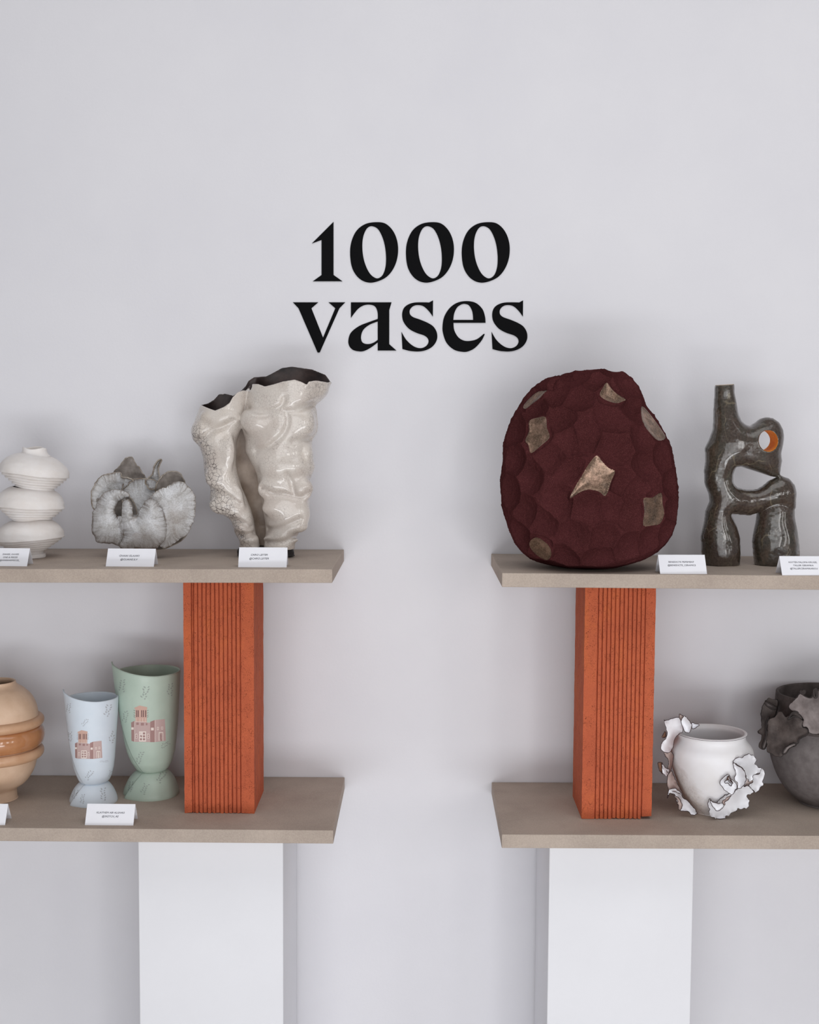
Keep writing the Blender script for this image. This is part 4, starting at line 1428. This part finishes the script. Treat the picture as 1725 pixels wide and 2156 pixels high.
def cup(label, cx, cpy, prof, skirt, R0, rimpy, tip, seam_top, seam_bot, mat, hx, hy, hs, sprigs, spm, pl, smx):
    fr = Frame(stand(cx, cpy, pl), cx, cpy)
    t = empty('footed_cup', fr.base, label, 'vase')
    NU, NT = 150, 60
    p = np.array(prof, float)      # (py from waist up to rim, R, centre x)
    V = []
    for j in range(NT + 1):
        tt = j / NT
        py0 = p[0, 0] + (rimpy - p[0, 0]) * tt
        for i in range(NU + 1):
            u = i / NU
            e = math.radians(seam_bot + (seam_top - seam_bot) * tt ** 0.8)     # end angle (negative)
            st = e + 2 * math.pi + math.radians(30)
            a = st + (e - st) * u
            g = min(1.1, max(0, (-math.degrees(a) - 55) / 118))
            q = min(g, 1)
            py = py0 - tip * (0.45 * q * q * (3 - 2 * q) + 0.55 * q ** 1.5) * tt ** 4
            c = np.interp(-py0, -p[:, 0], p[:, 2])
            R = np.interp(-py0, -p[:, 0], p[:, 1])
            R = R * (0.965 + 0.065 * u) + 14.0 * max(0, g - 0.72) * tt ** 10
            V.append(fr(c + R * math.cos(a), py, R * math.sin(a)))
    V = np.array(V)
    o = mesh_obj('bowl', V, grid_faces(NT + 1, NU + 1), mat, t)
    solidify(o, 2.6 * fr.s, 0)
    ev_src = [(V.copy(), grid_faces(NT + 1, NU + 1))]
    # bottom plate of the bowl
    lathe(fr, p[0, 2], [(0.1, p[0, 0] + 0.5), (p[0, 1] * 0.97, p[0, 0] + 0.5)], mat, t, 'bowl_floor', 48, 2)
    # flaring foot wrapped round with an overlapping fold
    s = crom(skirt, 8)
    V2 = []
    for r, py in s:
        tt = (py - s[0, 1]) / (s[-1, 1] - s[0, 1])
        for i in range(NU + 1):
            u = i / NU
            e = math.radians(-118 - 24 * tt)
            st = e + 2 * math.pi + math.radians(10)
            a = st + (e - st) * u
            lob = 1 + 0.035 * math.cos(2 * (a + 0.9)) * tt
            g = math.exp(-((1 - u) / 0.05) ** 2)
            g0 = math.exp(-(u / 0.07) ** 2)
            rr = r * lob * (1 + 0.09 * g * tt - 0.13 * g0 * tt)
            V2.append(fr(cx + smx * (1 - tt) + rr * math.cos(a), min(py, s[-1, 1]), rr * math.sin(a)))
    V2 = np.array(V2)
    f2 = grid_faces(len(s), NU + 1)
    o2 = mesh_obj('foot', V2, f2, mat, t)
    solidify(o2, 2.4 * fr.s, 0)
    ev_src.append((V2.copy(), f2))
    trees = [BVHTree.FromPolygons([tuple(v) for v in a], b) for a, b in ev_src]

    def proj(px, py, lift):
        d = ray(px, py).normalized()
        bestd, res = 1e9, None
        for tr in trees:
            h = tr.ray_cast(CAMP, d)
            if h[0] is not None and h[3] < bestd:
                n = h[1]
                if n.dot(d) > 0: n = -n
                bestd, res = h[3], h[0] + n * (1.3 * fr.s + lift)
        return res

    def decal(name, items, parent, lbl=None):
        Vv, Ff, Mi, mats = [], [], [], []
        for li, (mk, poly) in enumerate(items):
            if mk not in mats: mats.append(mk)
            x0, x1 = min(a[0] for a in poly), max(a[0] for a in poly)
            # subdivide quads so that they wrap round the cup
            if len(poly) == 4:
                n = max(1, int((x1 - x0) / 2.5))
                m = max(1, int((max(a[1] for a in poly) - min(a[1] for a in poly)) / 4))
                A, B, C, E = [np.array(v, float) for v in poly]
                pt = lambda a, b: (A + (B - A) * a) * (1 - b) + (E + (C - E) * a) * b
                for i in range(n):
                    for k in range(m):
                        qs = [pt(i / n, k / m), pt((i + 1) / n, k / m), pt((i + 1) / n, (k + 1) / m), pt(i / n, (k + 1) / m)]
                        w = [proj(q[0], q[1], 0.00016 + 0.000012 * li) for q in qs]
                        if any(v is None for v in w): continue
                        b = len(Vv)
                        Vv += w
                        Ff.append((b, b + 1, b + 2, b + 3))
                        Mi.append(mats.index(mk))
            else:
                w = [proj(q[0], q[1], 0.0002) for q in poly]
                if any(v is None for v in w): continue
                b = len(Vv)
                Vv += w
                Ff.append(tuple(range(b, b + len(w))))
                Mi.append(mats.index(mk))
        if not Vv: return
        o = mesh_obj(name, Vv, Ff, [M[k] for k in mats], parent, False, Mi)
        if lbl: o['label'] = lbl
        return o
    items = [(m, [(hx + x * hs, hy + y * hs * 1.0) for x, y in poly]) for m, poly in house()]
    decal('printed_house', items, t, 'rose-brown print of a house with a louvred tower')
    r = random.Random(3)
    for (sx, sy, sz, ang) in sprigs:
        it = []
        ca, sa = math.cos(math.radians(ang)), math.sin(math.radians(ang))
        for i in range(11):
            v = i / 10 * 2 - 1
            sd = (-1) ** i * r.uniform(0.15, 0.55)
            x, y = sd * sz * 0.8, v * sz
            L, Wd = sz * r.uniform(0.18, 0.28), sz * r.uniform(0.1, 0.15)
            aa = r.uniform(0.4, 1.2) * (1 if sd > 0 else -1)
            X0, Y0 = sx + x * ca - y * sa, sy + x * sa + y * ca
            dx, dy = math.sin(aa + math.radians(ang)), -math.cos(aa + math.radians(ang))
            it.append((spm, [(X0 - dx * L, Y0 - dy * L), (X0 - dy * Wd, Y0 + dx * Wd), (X0 + dx * L, Y0 + dy * L), (X0 + dy * Wd, Y0 - dx * Wd)]))
        decal('printed_sprig', it, t)


CK = 280 / 1725.0
cc = lambda x, y, s, a: (120 + x * CK, 1370 + y * CK, s, a)
cup('pale blue footed cup with a printed house, the smaller of two', 197, 1686,
    [(1646, 24, 197), (1640, 31, 198), (1630, 35.5, 198), (1615, 40, 197), (1595, 43.5, 196), (1570, 46, 195), (1530, 49, 194.5), (1500, 51.5, 194), (1468, 53, 193.5)],
    [(24, 1645), (31, 1649), (40, 1660), (46, 1672), (49, 1681), (49, 1686), (47, 1688)], 53, 1468, 17, -176, -114, M['blue'],
    120 + 240 * CK, 1370 + 1028 * CK, 345 * CK / 100,
    [cc(160, 740, 9, 10), cc(655, 770, 12, 15), cc(365, 925, 8, 40), cc(712, 1110, 12, 20), cc(175, 1110, 9, 0), cc(580, 1435, 4, 90), cc(635, 1430, 4, 90), cc(420, 1605, 10, 30), cc(690, 1590, 7, 10), cc(595, 1860, 12, 5), cc(240, 1860, 9, 20), cc(335, 1920, 9, 10)], 'sprig', LL, 0)
cup('sage green footed cup with a printed house, the taller of two', 318, 1670,
    [(1621, 26, 320), (1614, 34, 320), (1600, 42, 319), (1580, 49, 317.5), (1555, 53.5, 316), (1519, 58, 314.5), (1470, 63, 312), (1440, 65.5, 311), (1413, 67, 310.5)],
    [(27, 1620), (34, 1624), (45, 1636), (53, 1652), (57, 1663), (57.5, 1670), (55, 1672)], 67, 1413, 20, -176, -108, M['green'],
    120 + 968 * CK, 1370 + 708 * CK, 440 * CK / 100,
    [cc(855, 450, 12, 8), cc(1145, 540, 13, 15), cc(890, 850, 11, 10), cc(1460, 500, 12, 5), cc(1400, 1215, 9, 60), cc(1085, 1380, 12, 20), cc(960, 1760, 10, 20), cc(1350, 1640, 12, 30), cc(1140, 1790, 11, 25)], 'sprig_g', LL, 2)


# ---------------- white ruffled pot
def white_pot():
    cx = 1498.6
    fr = Frame(stand(cx, 1706, LR), cx, 1706)
    t = empty('ruffled_pot', fr.base, 'white ceramic pot with torn ruffles edged in brown', 'vase')
    lathe(fr, cx, [(0.1, 1706), (38, 1706), (41, 1704), (48, 1692), (60, 1672), (72, 1645), (81, 1618), (86, 1594), (86, 1580), (82, 1570), (74, 1560), (70, 1553), (70.5, 1547), (73, 1543), (72.5, 1541), (68, 1541), (66.5, 1545), (66, 1552), (74, 1570), (79, 1590), (70, 1630), (50, 1680), (0.1, 1692)], M['whitepot'], t, 'body', 120, 6)
    # thin burnt line round the rim
    N, tb = 110, 6
    ring = []
    for i in range(N):
        a = 2 * math.pi * i / N
        for j in range(tb):
            q = 2 * math.pi * j / tb
            rr = 72.9 + 0.55 * math.cos(q)
            ring.append(fr(cx + rr * math.cos(a), 1542.6 + 0.55 * math.sin(q), rr * math.sin(a)))
    mesh_obj('rim_line', np.array(ring), grid_faces(N, tb, True, True), M['edge'], t)
    kw = dict(off=(1370, 1420), k=355 / 1725.0, parent=t, thick=1.05, rim=1, edge=0.42, crumple=2.2, cf=0.15, wave=15, cup=6)
    w = [M['ruffle'], M['edge']]
    wr = [M['ruffle_rose'], M['edge']]
    wb = [M['ruffle_brown'], M['edge']]
    R = lambda *a, **k2: petal(fr, 'ruffle', *a, **{'edge_jit': 0.8, **kw, **k2})
    R([(140, 458), (152, 470), (230, 448), (290, 437), (312, 470), (330, 530), (330, 590), (275, 620), (245, 680), (225, 760), (195, 800), (160, 797), (105, 765), (125, 690), (158, 655), (168, 600), (158, 540), (145, 500)],
      (225, 590), mats=w, yb=[-8, -14, -18, -20, -16, -22, -26, -30, -32, -30, -24, -14, -10, -12, -10, -8, -6, -6], yc=-24, ripple=3.0, rk=6, seed=1, edge_jit=0.7)
    R([(318, 470), (335, 440), (350, 424), (390, 460), (418, 505), (420, 560), (395, 594), (355, 590), (335, 550), (320, 510)],
      (370, 520), mats=w, yb=[-34, -38, -42, -44, -46, -46, -44, -42, -40, -36], yc=-30, ripple=1.1, seed=2, power=2.5)
    R([(293, 412), (308, 405), (335, 425), (352, 428), (330, 462), (316, 470), (300, 448)], (318, 438), mats=wr, yb=-34, yc=-28, seed=3)
    R([(420, 500), (435, 488), (465, 505), (500, 520), (430, 560)], (440, 520), mats=w, yb=-30, yc=-26, seed=31)
    R([(120, 640), (140, 590), (158, 590), (158, 640)], (142, 620), mats=wb, yb=-2, yc=2, seed=4)
    R([(140, 800), (212, 800), (238, 838), (228, 900), (212, 980), (185, 1005), (165, 985), (182, 930), (180, 870), (158, 840)],
      (200, 880), mats=wr, yb=[-12, -20, -30, -30, -28, -22, -14, -10, -8, -10], yc=-12, ripple=1.4, seed=5)
    R([(75, 903), (112, 899), (124, 950), (130, 1015), (100, 992), (84, 950)], (104, 950), mats=wb, yb=-6, yc=-2, seed=6)
    R([(114, 900), (140, 935), (165, 962), (196, 975), (182, 1015), (172, 1040), (150, 1040), (126, 1002)], (152, 990), mats=w, yb=[-6, -10, -16, -22, -22, -20, -14, -8], yc=-18, seed=7)
    R([(180, 1030), (215, 985), (250, 1060), (290, 1150), (330, 1230), (250, 1200), (190, 1200), (172, 1120)], (230, 1120), mats=wr, yb=[-14, -26, -32, -36, -40, -30, -18, -12], yc=-30, ripple=3.0, seed=8, edge_jit=0.8)
    R([(172, 1270), (182, 1195), (240, 1165), (290, 1190), (340, 1250), (400, 1310), (450, 1370), (478, 1428), (430, 1437), (380, 1402), (300, 1387), (276, 1310), (250, 1245), (208, 1212)],
      (330, 1300), mats=w, yb=[-20, -24, -30, -36, -42, -46, -48, -46, -46, -44, -40, -34, -26, -22], yc=-52, ripple=2.7, rk=9, seed=9, edge_jit=1.3)
    R([(205, 1212), (250, 1240), (290, 1260), (318, 1320), (318, 1375), (296, 1385), (275, 1300), (245, 1250)], (285, 1310), mats=wr, yb=-50, yc=-44, ripple=2.2, seed=19, edge_jit=1.4)
    # right hand cluster
    R([(845, 897), (872, 868), (925, 848), (980, 826), (1030, 822), (1078, 850), (1088, 882), (1060, 905), (1098, 942), (1132, 962), (1108, 1010), (1060, 1025), (1035, 1080), (1000, 1100), (975, 1030), (940, 960), (885, 925)],
      (1000, 925), mats=w, yb=[-82, -80, -76, -70, -60, -48, -42, -36, -34, -32, -42, -50, -58, -66, -74, -80, -84], yc=-58, ripple=4.1, rk=8, seed=10, edge_jit=1.8)
    R([(845, 905), (900, 935), (950, 972), (977, 1040), (968, 1110), (925, 1165), (888, 1162), (890, 1110), (862, 1078), (868, 1000)],
      (915, 1050), mats=w, yb=[-84, -92, -98, -100, -98, -94, -90, -84, -80, -82], yc=-74, ripple=2.2, seed=11, edge_jit=0.8)
    R([(845, 905), (868, 960), (890, 1040), (895, 1110), (862, 1085), (820, 1050), (838, 980)], (862, 1020), mats=[M['ruffle_rose'], M['edge']], yb=-62, yc=-54, seed=21)
    R([(1045, 1030), (1108, 1012), (1132, 965), (1160, 985), (1167, 1040), (1152, 1100), (1142, 1150), (1092, 1202), (1060, 1192), (1008, 1140), (1046, 1110), (1040, 1065)],
      (1098, 1090), mats=w, yb=[-40, -34, -28, -24, -24, -26, -30, -36, -40, -46, -44, -42], yc=-48, ripple=3.2, rk=9, seed=12, edge_jit=1.3)
    R([(960, 1060), (1000, 1030), (1040, 1060), (1048, 1110), (1010, 1150), (965, 1160)], (1005, 1095), mats=wr, yb=-40, yc=-34, seed=22)
    R([(710, 1097), (740, 1057), (800, 1018), (822, 1060), (870, 1110), (887, 1155), (862, 1195), (832, 1232), (780, 1200), (732, 1147)],
      (800, 1130), mats=w, yb=[-84, -88, -90, -90, -88, -88, -90, -92, -90, -86], yc=-78, ripple=2.0, seed=13, edge_jit=0.7, power=3)
    R([(780, 1075), (802, 1035), (815, 1060), (835, 1095), (850, 1115), (820, 1105)], (812, 1080), mats=[M['ruffle_brown'], M['edge']], yb=-90, yc=-90, seed=23)
    R([(758, 1092), (795, 1083), (828, 1098), (832, 1140), (812, 1140), (795, 1118), (765, 1112)], (800, 1104), mats=w, yb=-94, yc=-99, seed=14)
    R([(592, 1330), (608, 1275), (650, 1310), (700, 1296), (725, 1270), (760, 1230), (840, 1225), (900, 1160), (1000, 1140), (1062, 1195), (1030, 1215), (1000, 1240), (1012, 1290), (982, 1360), (910, 1372), (860, 1402), (790, 1442), (755, 1480), (690, 1484), (640, 1465), (600, 1430), (606, 1390)],
      (830, 1320), mats=w, yb=[-66, -68, -66, -64, -64, -64, -64, -58, -46, -36, -36, -38, -38, -40, -46, -48, -52, -54, -56, -58, -60, -64], yc=-74, ripple=3.8, rk=7, seed=15, edge_jit=1.8, nr=18)
    R([(608, 1275), (640, 1305), (690, 1318), (735, 1312), (752, 1290), (748, 1345), (700, 1396), (655, 1375), (625, 1330)], (690, 1345), mats=w, yb=-76, yc=-70, seed=16, edge_jit=0.7)
    R([(740, 1300), (762, 1270), (800, 1250), (838, 1235), (815, 1262), (780, 1290), (752, 1340)], (785, 1270), mats=wr, yb=-82, yc=-80, seed=17, edge_jit=1.3)


white_pot()


# ---------------- dark pot
def dark_pot():
    cx = 1742
    fr = Frame(stand(cx, 1688, LR), cx, 1688)
    t = empty('draped_pot', fr.base, 'dark grey-brown stoneware pot with clay drapes cut by the right edge', 'vase')
    lathe(fr, cx, [(0.1, 1688), (54, 1688), (60, 1684), (84, 1664), (104, 1632), (117, 1590), (119, 1555), (114, 1527)], M['darkpot'], t, 'body', 120, 8)
    lathe(fr, cx, [(114, 1527), (110, 1505), (106, 1480), (104, 1462), (103, 1459), (99, 1459), (97, 1464), (98, 1490), (104, 1530), (104, 1590), (80, 1660), (0.1, 1672)], M['darkpot_neck'], t, 'neck', 120, 8)
    kw = dict(off=(1590, 1420), k=135 / 970.0, parent=t, thick=3.4, rim=1, edge=0.8, crumple=5.0, cf=0.12, wave=24, cup=2.5)
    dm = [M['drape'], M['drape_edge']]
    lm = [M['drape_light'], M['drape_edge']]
    R = lambda *a, **k2: petal(fr, 'clay_drape', *a, **{**kw, **k2})
    R([(50, 865), (95, 800), (98, 680), (95, 560), (140, 430), (190, 362), (260, 375), (330, 375), (350, 430), (330, 560), (260, 690), (205, 760), (185, 900), (170, 1040), (140, 1132), (85, 1125), (68, 1060), (110, 950), (85, 900)],
      (185, 640), mats=dm, yb=[-6, -10, -10, -10, -12, -10, -10, -10, -14, -20, -26, -24, -22, -22, -20, -14, -10, -8, -6], yc=-22, ripple=1.0, rk=5, seed=1, edge_jit=0.9)
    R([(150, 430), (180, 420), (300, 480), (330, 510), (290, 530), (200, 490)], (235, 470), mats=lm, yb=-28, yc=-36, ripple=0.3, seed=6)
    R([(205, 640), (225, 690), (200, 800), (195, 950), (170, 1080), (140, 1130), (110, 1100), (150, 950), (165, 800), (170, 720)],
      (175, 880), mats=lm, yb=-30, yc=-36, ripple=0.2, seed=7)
    R([(215, 700), (300, 640), (380, 560), (480, 640), (560, 600), (640, 640), (705, 690), (740, 702), (715, 790), (795, 815), (806, 860), (770, 925), (690, 965), (640, 1040), (540, 1060), (450, 1140), (415, 1230), (335, 1236), (250, 1192), (185, 1140), (190, 900)],
      (430, 900), mats=dm, yb=[-40, -52, -66, -78, -88, -96, -104, -108, -106, -112, -112, -108, -102, -96, -88, -80, -74, -66, -54, -44, -40], yc=-88, ripple=1.1, rk=6, seed=2, edge_jit=0.9, nr=20)
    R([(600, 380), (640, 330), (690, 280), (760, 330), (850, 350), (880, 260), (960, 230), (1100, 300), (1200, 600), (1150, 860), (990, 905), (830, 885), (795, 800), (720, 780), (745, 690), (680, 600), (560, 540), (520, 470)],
      (860, 600), mats=lm, yb=[-84, -88, -92, -96, -100, -104, -108, -114, -118, -120, -118, -114, -112, -108, -106, -98, -86, -82], yc=-124, ripple=1.2, rk=7, seed=3, edge_jit=0.6, nr=24)
    R([(500, 690), (560, 580), (640, 570), (700, 620), (735, 690), (690, 690), (640, 650), (580, 640)], (620, 620), mats=dm, yb=-100, yc=-108, ripple=0.3, seed=4)
    R([(680, 270), (690, 235), (715, 250), (730, 235), (755, 240), (765, 280), (720, 300)], (722, 268), mats=[M['drape_edge']] * 2, yb=-100, yc=-104, seed=5)
    R([(880, 260), (890, 220), (935, 215), (940, 340), (900, 350)], (910, 280), mats=[M['drape_edge']] * 2, yb=-112, yc=-116, seed=8)
    R([(420, 1200), (450, 1120), (540, 1060), (600, 1040), (620, 1070), (520, 1120), (470, 1190)], (510, 1110), mats=lm, yb=-92, yc=-98, seed=9)


dark_pot()
